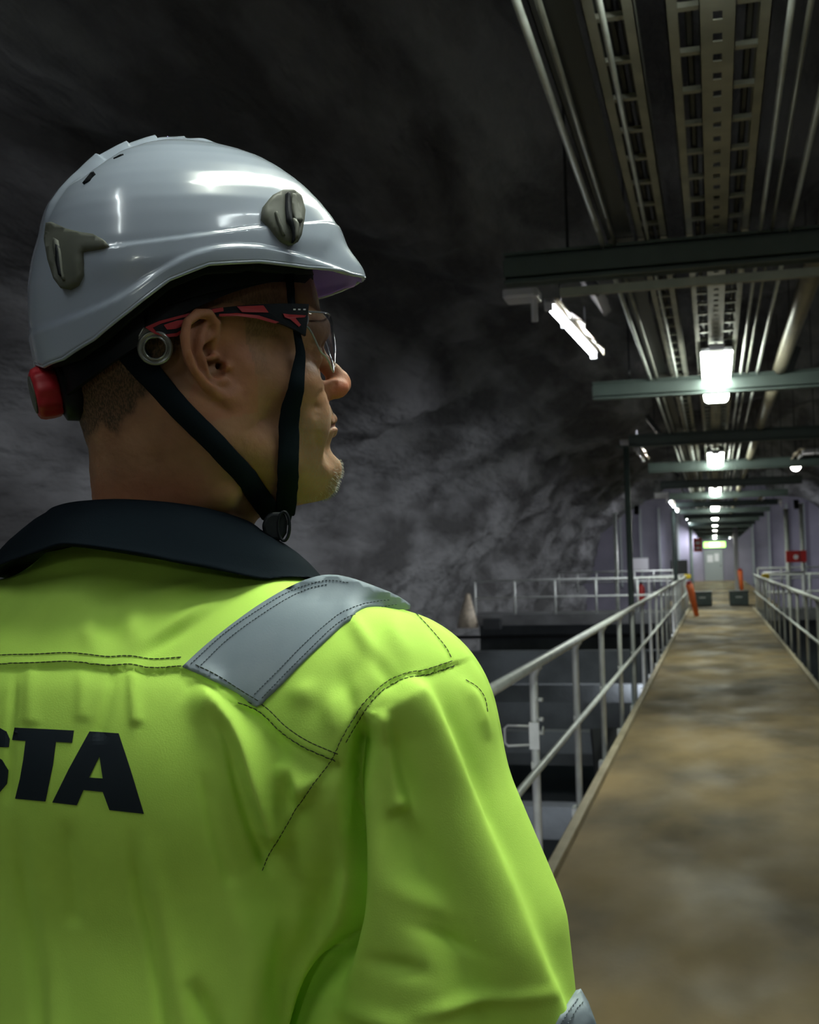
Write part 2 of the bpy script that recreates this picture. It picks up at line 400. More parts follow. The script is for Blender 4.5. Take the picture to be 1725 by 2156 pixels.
# ================================================================== RAILINGS
def railing(x, y0, y1, spacing, first, L, side):
    t = thing('railing', L, 'railing', (x, y0, 0)); out = -.03*side
    MB().tube([(0, 0, 1.0), (0, y1-y0, 1.0)], .0245, 16).build('top_rail', M_GALV, t, smooth=True)
    MB().tube([(0, 0, .50), (0, y1-y0, .50)], .018, 14).build('lower_rail', M_GALV, t, smooth=True)
    k = 0; y = first; base = None
    while y < y1:
        if base is None:
            base = MB().tube([(out, 0, -.24), (out, 0, .93), (out*.6, 0, .965), (0, 0, .985)], .021, 12).build('post', M_GALV, t, smooth=True, loc=(0, y-y0, 0))
            MB().box(-.045+out, .045+out, -.05, .05, -.25, -.06).build('post_foot', M_GALV, base)
            MB().tube([(out-.02, 0, .50), (0, 0, .50)], .022, 10).build('rail_clamp', M_GALV, base)
        else:
            c = copy_tree(base, t); c.location = (0, y-y0, 0)
        y += spacing; k += 1
    return t
left_rail = railing(XL-.075, Y0+.2, Y1, 1.8, 5.85-1.8*10, 'long galvanised handrail along the left side of the bridge, partly behind the sleeve', 1)
right_rail = railing(XR+.075, Y0+.2, Y1, 1.8, 5.75-1.8*10, 'long galvanised handrail along the right side of the bridge', -1)
# hook bracket and bolts on the first left post
t = thing('hook_bracket', 'bent steel hook bracket clamped to the nearest left railing post', 'bracket', (XL-.105, 5.85, .62))
MB().tube([(-.02, -.02, .07), (-.13, -.03, .075), (-.145, -.03, .06), (-.145, -.03, -.01), (-.13, -.03, -.025), (-.02, -.02, -.02)], .006, 8).build('hook', M_GALV, t, smooth=True)
MB().box(-.024, .024, -.032, -.020, -.04, .09).build('back_plate', M_GALV, t)
for z_ in (.04, .105, .20): MB().tube([(.02, -.02, z_), (.045, -.03, z_)], .010, 10).build('bolt', M_GALV, t, smooth=True)
t_ = MB()
for k in range(20):
    a = 2*math.pi*k/20; b = 2*math.pi*(k+1)/20
    t_.tube([(.045, -.035+.018*math.cos(a), .052+.018*math.sin(a)), (.045, -.035+.018*math.cos(b), .052+.018*math.sin(b))], .004, 6)
t_.build('ring', M_GALV, t, smooth=True)

def cross_rail(x0, x1, y, n, L, z=0, mt=M_GALV, h=1.0, g=None):
    t = thing('railing', L, 'railing', (x0, y, z), g)
    w = x1-x0
    MB().tube([(0, 0, h), (w, 0, h)], .035, 10).build('top_rail', mt, t, smooth=True)
    MB().tube([(0, 0, h*.5), (w, 0, h*.5)], .028, 10).build('lower_rail', mt, t, smooth=True)
    for k in range(n+1):
        MB().tube([(w*k/n, 0, 0), (w*k/n, 0, h)], .035, 8).build('post', mt, t, smooth=True)
    return t
cross_rail(-7.0, -1.0, 35.3, 5, 'galvanised railing on the cross platform left of the bridge')
cross_rail(XR+.35, 7.6, 36.3, 5, 'galvanised railing on the cross platform at the right frame edge')
cross_rail(-2.0, -.86, 37.7, 2, 'bright short gate rail left of the bridge end', mt=M_WHITE, h=1.02)
cross_rail(1.25, 2.3, 33.5, 1, 'bright short gate rail right of the bridge end', mt=M_WHITE, h=1.08)
cross_rail(-7.6, -2.0, 60, 6, 'distant railing before the end wall on the left')
cross_rail(2.0, 8.5, 60, 6, 'distant railing before the end wall on the right')

# ================================================================== THINGS AT THE FAR END
def leaning(name, x, y, z, dx, L, cat):
    t = thing(name, L, cat, (x, y, z), 'orange rescue cases at the bridge end')
    MB().tube([(0, 0, 0), (dx, 0, .85)], [.06, .10], 12).build('case', M_ORANGE, t, smooth=True)
    MB().tube([(dx, 0, .85), (dx*1.05, 0, .92)], .07, 12).build('cap', M_RED, t)
leaning('rescue_case', XL+.27, 32.5, .0, -.17, 'orange rescue case leaning on the left handrail end', 'rescue case')
leaning('rescue_case', XR-.1, 46, .2, -.05, 'orange rescue case by the right handrail end', 'rescue case')
for x, y, L in ((-.80, 36.5, 'yellow clamp on the left gate rail'), (1.30, 33.3, 'yellow clamp on the right gate rail')):
    o = bevel(MB().box(x-.10, x+.10, y-.04, y+.04, .93, 1.06).build('yellow_clamp', M_YELLOW), .02); tag(o, L, 'clamp', 'yellow clamps on the gate rails')
for x0, x1, L in ((-.72, -.13, 'dark low equipment box on the landing, left of the path'), (.42, 1.0, 'dark low equipment box on the landing, right of the path')):
    t = thing('equipment_box', L, 'box', ((x0+x1)/2, 40.0, 0), 'dark boxes on the landing'); w = (x1-x0)/2
    bevel(MB().box(-w, w, -.5, .5, 0, .42).build('body', M_BEAM, t), .03); bevel(MB().box(-w-.02, w+.02, -.52, .52, .42, .46).build('lid', M_DARK, t), .01)
    MB().box(-.1, .1, -.53, -.5, .25, .29).build('handle', M_GALV, t)
# red extinguisher left, red signs and boxes
t = thing('fire_extinguisher', 'small dark red extinguisher left of the bridge end', 'fire extinguisher', (-2.25, 38.0, .12))
MB().tube([(0, 0, 0), (0, 0, .05), (0, 0, .55), (0, 0, .62), (0, 0, .66)], [.09, .11, .11, .07, .03], 14).build('cylinder', M_RED, t, smooth=True)
MB().box(-.05, .05, -.02, .02, .66, .72).build('valve', M_DARK, t)
t = thing('red_sign', 'red and white safety sign hanging left of the green sign', 'sign', (-.72, 56, 1.85))
bevel(MB().box(-.19, .19, -.02, .02, 0, .62).build('board', M_RED, t), .02); MB().box(-.09, .09, -.03, -.021, .12, .22).box(-.09, .09, -.03, -.021, .34, .46).build('white_mark', M_WHITE, t)
MB().tube([(0, 0, .6), (0, 0, 1.2)], .012, 6).build('hanger', M_DARK, t)
t = thing('hose_cabinet', 'red hose cabinet with a white mark, right of the far end', 'hose cabinet', (3.25, 51.5, 1.28))
bevel(MB().box(-.4, .4, -.12, .12, 0, .48).build('cabinet', M_RED, t), .02); MB().tube([(-.02, -.13, .22), (-.02, -.12, .22)], .10, 14).build('white_mark', M_WHITE, t)
MB().box(.12, .15, -.13, -.12, .02, .46).build('door_gap', M_DARK, t)
t = thing('exit_sign', 'glowing green and white sign over the far door', 'sign', (-.02, 79, 2.25))
MB().box(-.62, .72, -.05, .05, 0, .36).build('green_panel', M_SIGN, t); MB().box(-.25, .35, -.06, -.05, .06, .3).build('white_panel', M_SIGNW, t)
t = thing('white_board', 'pale notice board far left of the end door', 'board', (-4.2, 70, 1.0)); MB().box(-.5, .5, -.03, .03, 0, .7).build('board', M_WHITE, t); MB().box(-.5, .5, -.04, -.03, .66, .7).build('board_edge', M_GREYDOOR, t)
t = thing('black_cabinet', 'black cabinet left of the end door', 'cabinet', (-1.75, 62, .5)); MB().box(-.42, .42, -.2, .2, 0, 1.0).build('body', M_DARK, t); MB().box(-.38, .38, -.22, -.2, .05, .95).build('door', M_CABLE, t)
t = thing('tank_column', 'pale beige block standing at the left end of the cross platform', 'block', (-7.15, 34.8, -.35))
MB().tube([(0, 0, 0), (0, 0, .35), (.03, 0, 1.0)], [.33, .25, .06], 12).build('cone', M_BEIGE, t, smooth=True)
MB().box(.5, 1.0, -.2, .2, -.05, .25).build('base', M_DARK, t)

# ---- fill lights added to brighten rock, basins and end wall; no such fittings known
def add_fill(x, y, z, tx, tz, L, p=LAMP_FILL):
    t = thing('fill_light', L, 'fill_light', (x, y, z), 'added fill lights under the vault')
    a = math.atan2(tx-x, -(tz-z))
    o = MB().box(-.15, .15, -.3, .3, 0, .06).build('housing', M_DARK, t); 
    ld = bpy.data.lights.new('fill_area', 'AREA'); ld.shape = 'RECTANGLE'; ld.size = .28; ld.size_y = .56; ld.spread = math.radians(125); ld.energy = p; ld.color = (.92, .93, 1.0)
    lo = bpy.data.objects.new('fill_area', ld); COL.objects.link(lo); lo.parent = t; lo.location = (0, 0, -.01)
    t.rotation_euler = (0, -a, 0)
    return t

for k in range(0, 11):
    y = 5.66+8.6*k-6.4
    add_fill(-.75, y, ZT+.30, -8, -1.6, f'added fill light turned to the left rock wall, {("nearest", "second", "third", "fourth", "fifth", "sixth", "seventh", "eighth", "ninth", "tenth", "farthest")[k]} along the trays', 44)
    if k % 2: add_fill(.80, y+4, ZT+.30, 9, .2, f'added fill light turned to the right rock wall, {("nearest", "second", "third", "fourth", "farthest")[k//2]} along the trays', 60)
for x in (-4.5, 4.8):  # added pair that brightens the end wall
    t = add_fill(x, 74, 4.6, x, -3, 'added fill light shining on the end wall, '+('left of' if x < 0 else 'right of')+' the bridge', 45); t.rotation_euler = (math.radians(62), 0, 0)

for y_, L_ in ((2.0, 'added fill light under the near end of the bridge'), (13.0, 'added fill light under the middle of the bridge'), (24.0, 'added fill light under the far part of the bridge')):  # added below the bridge to lift the dark basin walls
    t = add_fill(-1.2, y_, -.60, -5, -2, L_, 16); t.rotation_euler = Vector((-.42, .88, -.20)).to_track_quat('-Z', 'Y').to_euler()
# ================================================================== SCULPTING TOOLS
def V(*a): return np.array(a, dtype=np.float32)
def ell(P, c, r, R=None):
    q = P-V(*c)
    if R is not None: q = q @ R.astype(np.float32)
    r = V(*r); k0 = np.sqrt(((q/r)**2).sum(-1)); k1 = np.sqrt(((q/(r*r))**2).sum(-1))
    return k0*(k0-1)/np.maximum(k1, 1e-6)
def cone(P, a, b, ra, rb):
    a = V(*a); b = V(*b); ab = b-a; t = np.clip(((P-a)@ab)/(ab@ab), 0, 1)
    return np.sqrt(((P-a-t[:, None]*ab)**2).sum(-1))-(ra+(rb-ra)*t)
def chain(P, pts, rs, k=None):
    d = None
    for i in range(len(pts)-1):
        e = cone(P, pts[i], pts[i+1], rs[i], rs[i+1]); d = e if d is None else np.minimum(d, e)
    return d
def su(a, b, k):
    h = np.clip(.5+.5*(b-a)/k, 0, 1); return b+(a-b)*h-k*h*(1-h)
def ss(a, b, k):                                   # carve b out of a
    h = np.clip(.5-.5*(a+b)/k, 0, 1); return a+(-b-a)*h+k*h*(1-h)
def sdf_mesh(fn, lo, hi, h):
    """surface nets over a sparse grid; returns verts (n,3), quads (m,4)"""
    lo = np.array(lo, float); n = (np.ceil((np.array(hi)-lo)/h/4).astype(int))*4+1
    B = 4; nc = (n-1)//B+1
    g = np.stack(np.meshgrid(*[lo[i]+np.arange(nc[i])*h*B for i in range(3)], indexing='ij'), -1).reshape(-1, 3).astype(np.float32)
    c = fn(g).reshape(nc)
    D = np.ones(n, np.float32)
    near = np.abs(c) < h*B*2.2
    D = np.repeat(np.repeat(np.repeat(c, B, 0), B, 1), B, 2)[:n[0], :n[1], :n[2]].copy()
    mask = np.zeros(nc, bool); mask |= near
    ii = np.argwhere(mask); off = np.stack(np.meshgrid(*[np.arange(-B//2, B//2+1)]*3, indexing='ij'), -1).reshape(-1, 3)
    act = np.zeros(n, bool)
    for o in off:
        q = ii*B+o; ok = ((q >= 0) & (q < n)).all(1); q = q[ok]; act[q[:, 0], q[:, 1], q[:, 2]] = True
    q = np.argwhere(act); P = (lo+q*h).astype(np.float32)
    vals = np.concatenate([fn(P[i:i+400000]) for i in range(0, len(P), 400000)])
    D[q[:, 0], q[:, 1], q[:, 2]] = vals
    s = D < 0
    a = s[:-1, :-1, :-1].astype(np.int8); tot = np.zeros_like(a)
    for dx in (0, 1):
        for dy in (0, 1):
            for dz in (0, 1): tot = tot+s[dx:n[0]-1+dx, dy:n[1]-1+dy, dz:n[2]-1+dz]
    cell = (tot > 0) & (tot < 8); ci = np.argwhere(cell); idx = -np.ones(cell.shape, np.int64); idx[cell] = np.arange(len(ci))
    acc = np.zeros((len(ci), 3)); cnt = np.zeros(len(ci))
    for ax in range(3):
        o1, o2 = [k for k in range(3) if k != ax]
        for u in (0, 1):
            for v in (0, 1):
                p = ci.copy(); p[:, o1] += u; p[:, o2] += v; r = p.copy(); r[:, ax] += 1
                d0 = D[p[:, 0], p[:, 1], p[:, 2]]; d1 = D[r[:, 0], r[:, 1], r[:, 2]]; x = (d0 < 0) != (d1 < 0)
                t = np.where(x, d0/np.where(x, d0-d1, 1), 0); e = (p-ci).astype(float); e[:, ax] += t
                acc += np.where(x[:, None], e, 0); cnt += x
    verts = lo+(ci+acc/np.maximum(cnt, 1)[:, None])*h
    quads = []
    for ax in range(3):
        o1, o2 = [(1, 2), (2, 0), (0, 1)][ax]
        sl0 = [slice(None)]*3; sl1 = [slice(None)]*3; sl0[ax] = slice(0, n[ax]-1); sl1[ax] = slice(1, n[ax])
        x = s[tuple(sl0)] != s[tuple(sl1)]; e = np.argwhere(x)
        e = e[(e[:, o1] > 0) & (e[:, o2] > 0) & (e[:, o1] < n[o1]-1) & (e[:, o2] < n[o2]-1)]
        inside = s[e[:, 0], e[:, 1], e[:, 2]]
        f = []
        for (u, v) in ((-1, -1), (0, -1), (0, 0), (-1, 0)):
            p = e.copy(); p[:, o1] += u; p[:, o2] += v; f.append(idx[p[:, 0], p[:, 1], p[:, 2]])
        f = np.stack(f, -1); f[~inside] = f[~inside][:, ::-1]; quads.append(f)
    Q = np.concatenate(quads); Q = Q[(Q >= 0).all(1)]
    return verts, Q
def refine(fn, v, it=2, e=4e-4):                     # pull vertices onto the exact surface
    for _ in range(it):
        d = fn(v.astype(np.float32)); g = np.zeros_like(v)
        for k in range(3):
            o = np.zeros(3); o[k] = e; g[:, k] = (fn((v+o).astype(np.float32))-d)/e
        L = np.maximum((g*g).sum(1), .2); v = v-(d/L*.8)[:, None]*g
    return v
def np_mesh(name, v, q, mat, parent=None, smooth=True):
    me = bpy.data.meshes.new(name); me.vertices.add(len(v)); me.vertices.foreach_set('co', np.asarray(v, np.float32).ravel())
    k = q.shape[1]; me.loops.add(q.size); me.loops.foreach_set('vertex_index', q.astype(np.int32).ravel())
    me.polygons.add(len(q)); me.polygons.foreach_set('loop_start', np.arange(0, q.size, k, dtype=np.int32))
    me.update(calc_edges=True); me.validate()
    me.polygons.foreach_set('use_smooth', [smooth]*len(me.polygons))
    if mat: me.materials.append(mat)
    o = bpy.data.objects.new(name, me); COL.objects.link(o)
    if parent: o.parent = parent
    return o
def mesh_arrays(o):
    me = o.data; v = np.empty(len(me.vertices)*3, np.float32); me.vertices.foreach_get('co', v); v = v.reshape(-1, 3)
    n = np.empty(len(me.vertices)*3, np.float32); me.vertices.foreach_get('normal', n); return v.astype(float), n.reshape(-1, 3).astype(float)
def set_co(o, v): o.data.vertices.foreach_set('co', np.asarray(v, np.float32).ravel()); o.data.update()
def laplace(v, q, it=2, w=.5):
    e = np.concatenate([q[:, [i, (i+1) % q.shape[1]]] for i in range(q.shape[1])]); n = len(v)
    for _ in range(it):
        s = np.zeros_like(v); c = np.zeros(n)
        for k in range(3): s[:, k] = np.bincount(e[:, 0], v[e[:, 1], k], n)+np.bincount(e[:, 1], v[e[:, 0], k], n)
        c = np.bincount(e[:, 0], minlength=n)+np.bincount(e[:, 1], minlength=n)
        v = v*(1-w)+w*s/np.maximum(c, 1)[:, None]
    return v
def smooth_line(pts, n=None, step=6.0):
    P = np.array(pts, float)
    if len(P) > 2:
        Q = np.vstack([2*P[0]-P[1], P, 2*P[-1]-P[-2]]); out = []
        for i in range(1, len(Q)-2):
            m = max(2, int(np.linalg.norm(Q[i+1][:2]-Q[i][:2])/step)) if n is None else n
            for k in range(m):
                t = k/m; out.append(.5*((2*Q[i])+(-Q[i-1]+Q[i+1])*t+(2*Q[i-1]-5*Q[i]+4*Q[i+1]-Q[i+2])*t*t+(-Q[i-1]+3*Q[i]-3*Q[i+1]+Q[i+2])*t**3))
        out.append(P[-1]); return np.array(out)
    m = max(2, int(np.linalg.norm(P[1]-P[0])/step)); t = np.linspace(0, 1, m+1)[:, None]
    return P[0]*(1-t)+P[1]*t
def line_field(uv, pts, closed=False):
    """signed distance (positive on the left of travel in image sense) and 0..1 position along a polyline"""
    L = smooth_line(pts, step=14.0); A = L[:-1]; Bp = L[1:]; seg = np.linalg.norm(Bp-A, axis=1); cum = np.r_[0, np.cumsum(seg)]
    lo = L.min(0); hi = L.max(0)
    best = np.full(len(uv), 1e9); sd = np.zeros(len(uv)); pos = np.zeros(len(uv))
    for i in range(len(A)):
        d = Bp[i]-A[i]; w = uv-A[i]; t = np.clip((w@d)/(d@d), 0, 1); r = w-t[:, None]*d; dd = np.hypot(r[:, 0], r[:, 1])
        b = dd < best; best = np.where(b, dd, best); cr = d[0]*w[:, 1]-d[1]*w[:, 0]
        sd = np.where(b, np.where(cr > 0, dd, -dd), sd); pos = np.where(b, (cum[i]+t*seg[i])/cum[-1], pos)
    return sd, pos
def fade(pos, a=.12, b=.12):
    return np.clip(pos/a, 0, 1)**1.0*np.clip((1-pos)/b, 0, 1) if a > 0 and b > 0 else (np.clip(pos/a, 0, 1) if a > 0 else (np.clip((1-pos)/b, 0, 1) if b > 0 else np.ones_like(pos)))
def sst(x): x = np.clip(x, 0, 1); return x*x*(3-2*x)

def bvh_of(o):
    me = o.data; return BVHTree.FromPolygons([tuple(v.co) for v in me.vertices], [tuple(p.vertices) for p in me.polygons])
def on(bvh, px, py):
    d = ray(px, py); r = bvh.ray_cast(Vector(CC), Vector(d))
    return (np.array(r[0]), np.array(r[1]), r[3]) if r[0] is not None else (None, None, None)
def patch(bvh, outline, step, name, mat, parent, lift=.0006, thick=.0012, holes=(), smooth=True, dome=0.0, flat=0):
    """cloth / plastic patch cut to an outline and laid on a surface, with real thickness"""
    from mathutils.geometry import delaunay_2d_cdt
    loops = [np.array(outline, float)]+[np.array(h, float) for h in holes]
    pts = []; edges = []
    for L in loops:
        o = len(pts); D = []
        for i in range(len(L)):
            a, b = L[i], L[(i+1) % len(L)]; m = max(1, int(np.linalg.norm(b-a)/step))
            D += [a+(b-a)*k/m for k in range(m)]
        pts += D; edges += [(o+i, o+(i+1) % len(D)) for i in range(len(D))]
    bound = len(pts)
    def inside(p, L):
        r = False
        for i in range(len(L)):
            a, b = L[i], L[i-1]
            if (a[1] > p[1]) != (b[1] > p[1]) and p[0] < (b[0]-a[0])*(p[1]-a[1])/(b[1]-a[1])+a[0]: r = not r
        return r
    lo = loops[0].min(0); hi = loops[0].max(0); bp = np.array(pts)
    for x in np.arange(lo[0]+step/2, hi[0], step):
        for y in np.arange(lo[1]+step/2, hi[1], step):
            p = np.array([x, y])
            if inside(p, loops[0]) and not any(inside(p, h) for h in loops[1:]) and np.min(np.hypot(*(bp-p).T)) > step*.45: pts.append(p)
    r = delaunay_2d_cdt([Vector(p) for p in pts], edges, [], 0, 1e-5)
    P2 = [np.array(v) for v in r[0]]; F = []
    for f in r[2]:
        c = sum(P2[i] for i in f)/len(f)
        if inside(c, loops[0]) and not any(inside(c, h) for h in loops[1:]): F.append(tuple(f))
    W = []; N = []; ok = []
    for p in P2:
        w, n, _ = on(bvh, *p)
        ok.append(w is not None); W.append(w if w is not None else np.zeros(3)); N.append(n if n is not None else np.zeros(3))
    W = np.array(W); N = np.array(N); ok = np.array(ok)
    gi = np.where(ok)[0]; P2a = np.array(P2)
    for i in np.where(~ok)[0]:                       # just past the rim: carry on at the depth of the nearest point
        j = gi[np.argmin(np.hypot(*(P2a[gi]-P2a[i]).T))]; dep = (W[j]-CC)@ray(*P2a[j]); W[i] = CC+ray(*P2a[i])*dep; N[i] = N[j]
    N = np.where(((CC-W)*N).sum(1, keepdims=True) < 0, -N, N)
    nb = [[] for _ in P2]
    for f in F:
        for k in range(len(f)): nb[f[k]].append(f[(k+1) % len(f)]); nb[f[(k+1) % len(f)]].append(f[k])
    vd = CC-W; vd /= np.linalg.norm(vd, axis=1)[:, None]; gz = np.where((N*vd).sum(1) < .42)[0]
    if len(gz) and bvh is not None:
        dep = np.linalg.norm(W-CC, axis=1); dr = (W-CC)/dep[:, None]
        for _ in range(25):
            for i in gz: dep[i] = .3*dep[i]+.7*np.mean([dep[j] for j in nb[i]])
        W = CC+dr*dep[:, None]
        for i in gz:
            l_, n_, _i, _d = bvh.find_nearest(Vector(W[i]))
            if l_ is not None:
                sgn_ = (Vector(W[i])-l_).dot(n_)
                if sgn_ < 0: W[i] = np.array(l_)
                N[i] = np.array(n_)
    if flat:
        dep = np.linalg.norm(W-CC, axis=1); dr = (W-CC)/dep[:, None]
        for _ in range(flat): dep = np.array([.4*dep[i]+.6*np.mean([dep[j] for j in nb[i]]) if nb[i] else dep[i] for i in range(len(P2))])
        W = CC+dr*dep[:, None]
    for _ in range(30 if flat else 6):
        N = np.array([N[i]+sum((N[j] for j in nb[i]), np.zeros(3))/max(1, len(nb[i])) for i in range(len(P2))]); N /= np.linalg.norm(N, axis=1)[:, None]+1e-9
    hgt = np.zeros(len(P2))
    if dome:
        B2 = bp; dist = np.array([np.min(np.hypot(*(B2-p).T)) for p in P2a]); hgt = dome*np.clip(dist/dist.max()*2.0, 0, 1)**.5
    top = W+N*(lift+thick+hgt)[:, None]; bot = W+N*(min(lift, 0)-.0012)
    n = len(P2); vs = np.vstack([top, bot]).tolist(); fs = list(F)
    # orient
    if F:
        a, b, c = [top[i] for i in F[0][:3]]
        if np.cross(b-a, c-a)@(CC-a) < 0: fs = [tuple(reversed(f)) for f in fs]
    F2 = list(fs); cnt = {}
    for f in F2:
        for k in range(len(f)):
            e = (f[k], f[(k+1) % len(f)]); cnt[e] = cnt.get(e, 0)+1
    for e in list(cnt):
        if (e[1], e[0]) not in cnt: fs.append((e[1], e[0], e[0]+n, e[1]+n))
    m = MB(); m.v = [tuple(v) for v in vs]; m.f = fs
    o = m.build(name, mat, parent, smooth=smooth)
    return o
def strip(points, widths, normals, thick, name, mat, parent, across=None):
    """a webbing strap: centre line, width direction from normals x tangent"""
    P = np.array(points); N = np.array(normals); m = MB(); n = len(P)
    for i in range(n):
        t = P[min(i+1, n-1)]-P[max(i-1, 0)]; t /= np.linalg.norm(t); b = np.cross(t, N[i]); b /= np.linalg.norm(b); u = np.cross(b, t)
        w = widths[i]/2
        m.v += [tuple(P[i]-b*w+u*0), tuple(P[i]-b*w*.9+u*thick), tuple(P[i]+b*w*.9+u*thick), tuple(P[i]+b*w), tuple(P[i]+b*w*.9-u*thick*.3), tuple(P[i]-b*w*.9-u*thick*.3)]
    for i in range(n-1):
        for k in range(6): m.f.append((6*i+k, 6*i+6+k, 6*i+6+(k+1) % 6, 6*i+(k+1) % 6))
    m.f += [tuple(range(6)), tuple(range(6*n-1, 6*n-7, -1))]
    return m.build(name, mat, parent, smooth=True)

# ================================================================== THE WORKER
def rotm(yaw, pitch=0, roll=0):
    c, s = math.cos(yaw), math.sin(yaw); cp, sp = math.cos(pitch), math.sin(pitch); cr, sr = math.cos(roll), math.sin(roll)
    return np.array([[c, s, 0], [-s, c, 0], [0, 0, 1]]) @ np.array([[1, 0, 0], [0, cp, -sp], [0, sp, cp]]) @ np.array([[cr, 0, sr], [0, 1, 0], [-sr, 0, cr]])
HP = np.array([-.4005, .913, 1.650]); HR = rotm(math.radians(54), math.radians(4), math.radians(3))
def hw(p): return HP+np.asarray(p, float) @ HR.T          # head frame -> world
def hl(p): return (np.asarray(p, float)-HP) @ HR          # world -> head frame
BP = np.array([-.45, .90, 0]); BR = rotm(math.radians(2))
def bw(p): return BP+np.asarray(p, float) @ BR.T
def bl(p): return (np.asarray(p, float)-BP) @ BR
def attr_material(name, layers, base, rough, bump, sss=0.0, spec=.4, fine=None):
    """base colour mixed towards other colours by per-vertex masks (hair, stubble, lip, flush)"""
    m = bpy.data.materials.new(name); m.use_nodes = True; nt = m.node_tree; b = nt.nodes['Principled BSDF']
    co = nt.nodes.new('ShaderNodeTexCoord')
    n0 = nt.nodes.new('ShaderNodeTexNoise'); n0.inputs['Scale'].default_value = 38; n0.inputs['Detail'].default_value = 5; nt.links.new(co.outputs['Object'], n0.inputs['Vector'])
    x = nt.nodes.new('ShaderNodeMix'); x.data_type = 'RGBA'; x.inputs[6].default_value = (*base[0], 1); x.inputs[7].default_value = (*base[1], 1)
    r0 = nt.nodes.new('ShaderNodeMapRange'); r0.inputs[1].default_value = .35; r0.inputs[2].default_value = .65; nt.links.new(n0.outputs[0], r0.inputs[0]); nt.links.new(r0.outputs[0], x.inputs[0])
    cur = x.outputs[2]
    fn = nt.nodes.new('ShaderNodeTexNoise'); fn.inputs['Scale'].default_value = 900; fn.inputs['Detail'].default_value = 2
    mp = nt.nodes.new('ShaderNodeMapping'); mp.inputs['Scale'].default_value = (1, 1, .35); nt.links.new(co.outputs['Object'], mp.inputs[0]); nt.links.new(mp.outputs[0], fn.inputs['Vector'])
    for nm, rgb, speck in layers:
        a = nt.nodes.new('ShaderNodeAttribute'); a.attribute_name = nm
        f = a.outputs['Fac']
        if speck:
            r = nt.nodes.new('ShaderNodeMapRange'); r.inputs[1].default_value = .40; r.inputs[2].default_value = .60; r.inputs[3].default_value = 1-speck; r.inputs[4].default_value = 1
            nt.links.new(fn.outputs[0], r.inputs[0]); mu = nt.nodes.new('ShaderNodeMath'); mu.operation = 'MULTIPLY'; nt.links.new(f, mu.inputs[0]); nt.links.new(r.outputs[0], mu.inputs[1]); f = mu.outputs[0]
        y = nt.nodes.new('ShaderNodeMix'); y.data_type = 'RGBA'; y.inputs[7].default_value = (*rgb, 1); nt.links.new(cur, y.inputs[6]); nt.links.new(f, y.inputs[0]); cur = y.outputs[2]
    nt.links.new(cur, b.inputs['Base Color']); b.inputs['Roughness'].default_value = rough; b.inputs['Specular IOR Level'].default_value = spec
    if sss: b.inputs['Subsurface Weight'].default_value = sss; b.inputs['Subsurface Radius'].default_value = (.010, .004, .002); b.inputs['Subsurface Scale'].default_value = 1.0
    n = nt.nodes.new('ShaderNodeTexNoise'); n.inputs['Scale'].default_value = bump[0]; n.inputs['Detail'].default_value = 4; nt.links.new(co.outputs['Object'], n.inputs['Vector'])
    q = nt.nodes.new('ShaderNodeBump'); q.inputs['Strength'].default_value = bump[1]; q.inputs['Distance'].default_value = bump[2]
    nt.links.new(n.outputs[0], q.inputs['Height']); nt.links.new(q.outputs[0], b.inputs['Normal'])
    return m
M_SKIN = attr_material('skin', [('flush', (.42, .11, .06), 0), ('lip', (.36, .15, .10), 0), ('stubble', (.26, .22, .16), .75), ('hair', (.045, .035, .022), .45)],
                       ((.40, .215, .12), (.32, .165, .09)), .60, (420, .35, .0008), sss=.25, spec=.28)
M_LIME = material('lime_cloth', (.58, .90, .14), .78, spec=.18, vary=((.54, .85, .13), 30, 3, .35, .65), bump=(900, .25, .0006))
M_NAVY = material('navy_cloth', (.006, .010, .014), .95, spec=.06, bump=(900, .3, .0006))
M_TAPE = material('reflective_tape', (.25, .30, .34), .6, .12, vary=((.18, .23, .27), 14, 3, .35, .65), bump=(700, .15, .0004))
M_THREAD = material('dark_thread', (.02, .035, .012), .8)
M_THREADG = material('grey_thread', (.10, .125, .14), .8)
M_PRINT = material('navy_print', (.008, .016, .024), .7, spec=.3)
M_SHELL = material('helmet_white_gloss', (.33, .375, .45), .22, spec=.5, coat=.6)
M_INNER = material('helmet_inside', (.36, .24, 1.0), .5)  # violet of light reflected under the brim is put into this colour
M_LINER = material('black_foam', (.006, .008, .010), .8, spec=.2)
M_STRAP = material('black_webbing', (.006, .010, .013), .9, spec=.06, bump=(1400, .3, .0005))
M_CLIPM = material('clip_plastic', (.085, .09, .07), .55)
M_BLACKP = material('black_plastic', (.005, .007, .010), .5, spec=.25)
M_KNOB = material('knob_red', (.42, .012, .02), .5)
M_REDP = material('temple_red', (.36, .022, .028), .45)
M_RING = material('ring_grey', (.30, .31, .29), .28, .6)
M_BOOT = material('boot_leather', (.02, .018, .016), .6)
M_GLASS = bpy.data.materials.new('clear_lens'); M_GLASS.use_nodes = True
_nt = M_GLASS.node_tree; _nt.nodes.clear()
_o = _nt.nodes.new('ShaderNodeOutputMaterial'); _mx = _nt.nodes.new('ShaderNodeMixShader'); _tr = _nt.nodes.new('ShaderNodeBsdfTransparent'); _gl = _nt.nodes.new('ShaderNodeBsdfGlossy'); _fr = _nt.nodes.new('ShaderNodeFresnel')
_tr.inputs[0].default_value = (.86, .87, .90, 1); _gl.inputs['Roughness'].default_value = .04; _fr.inputs[0].default_value = 1.7
_ge = _nt.nodes.new('ShaderNodeNewGeometry'); _iv = _nt.nodes.new('ShaderNodeMath'); _iv.operation = 'SUBTRACT'; _iv.inputs[0].default_value = 1; _nt.links.new(_ge.outputs['Backfacing'], _iv.inputs[1])
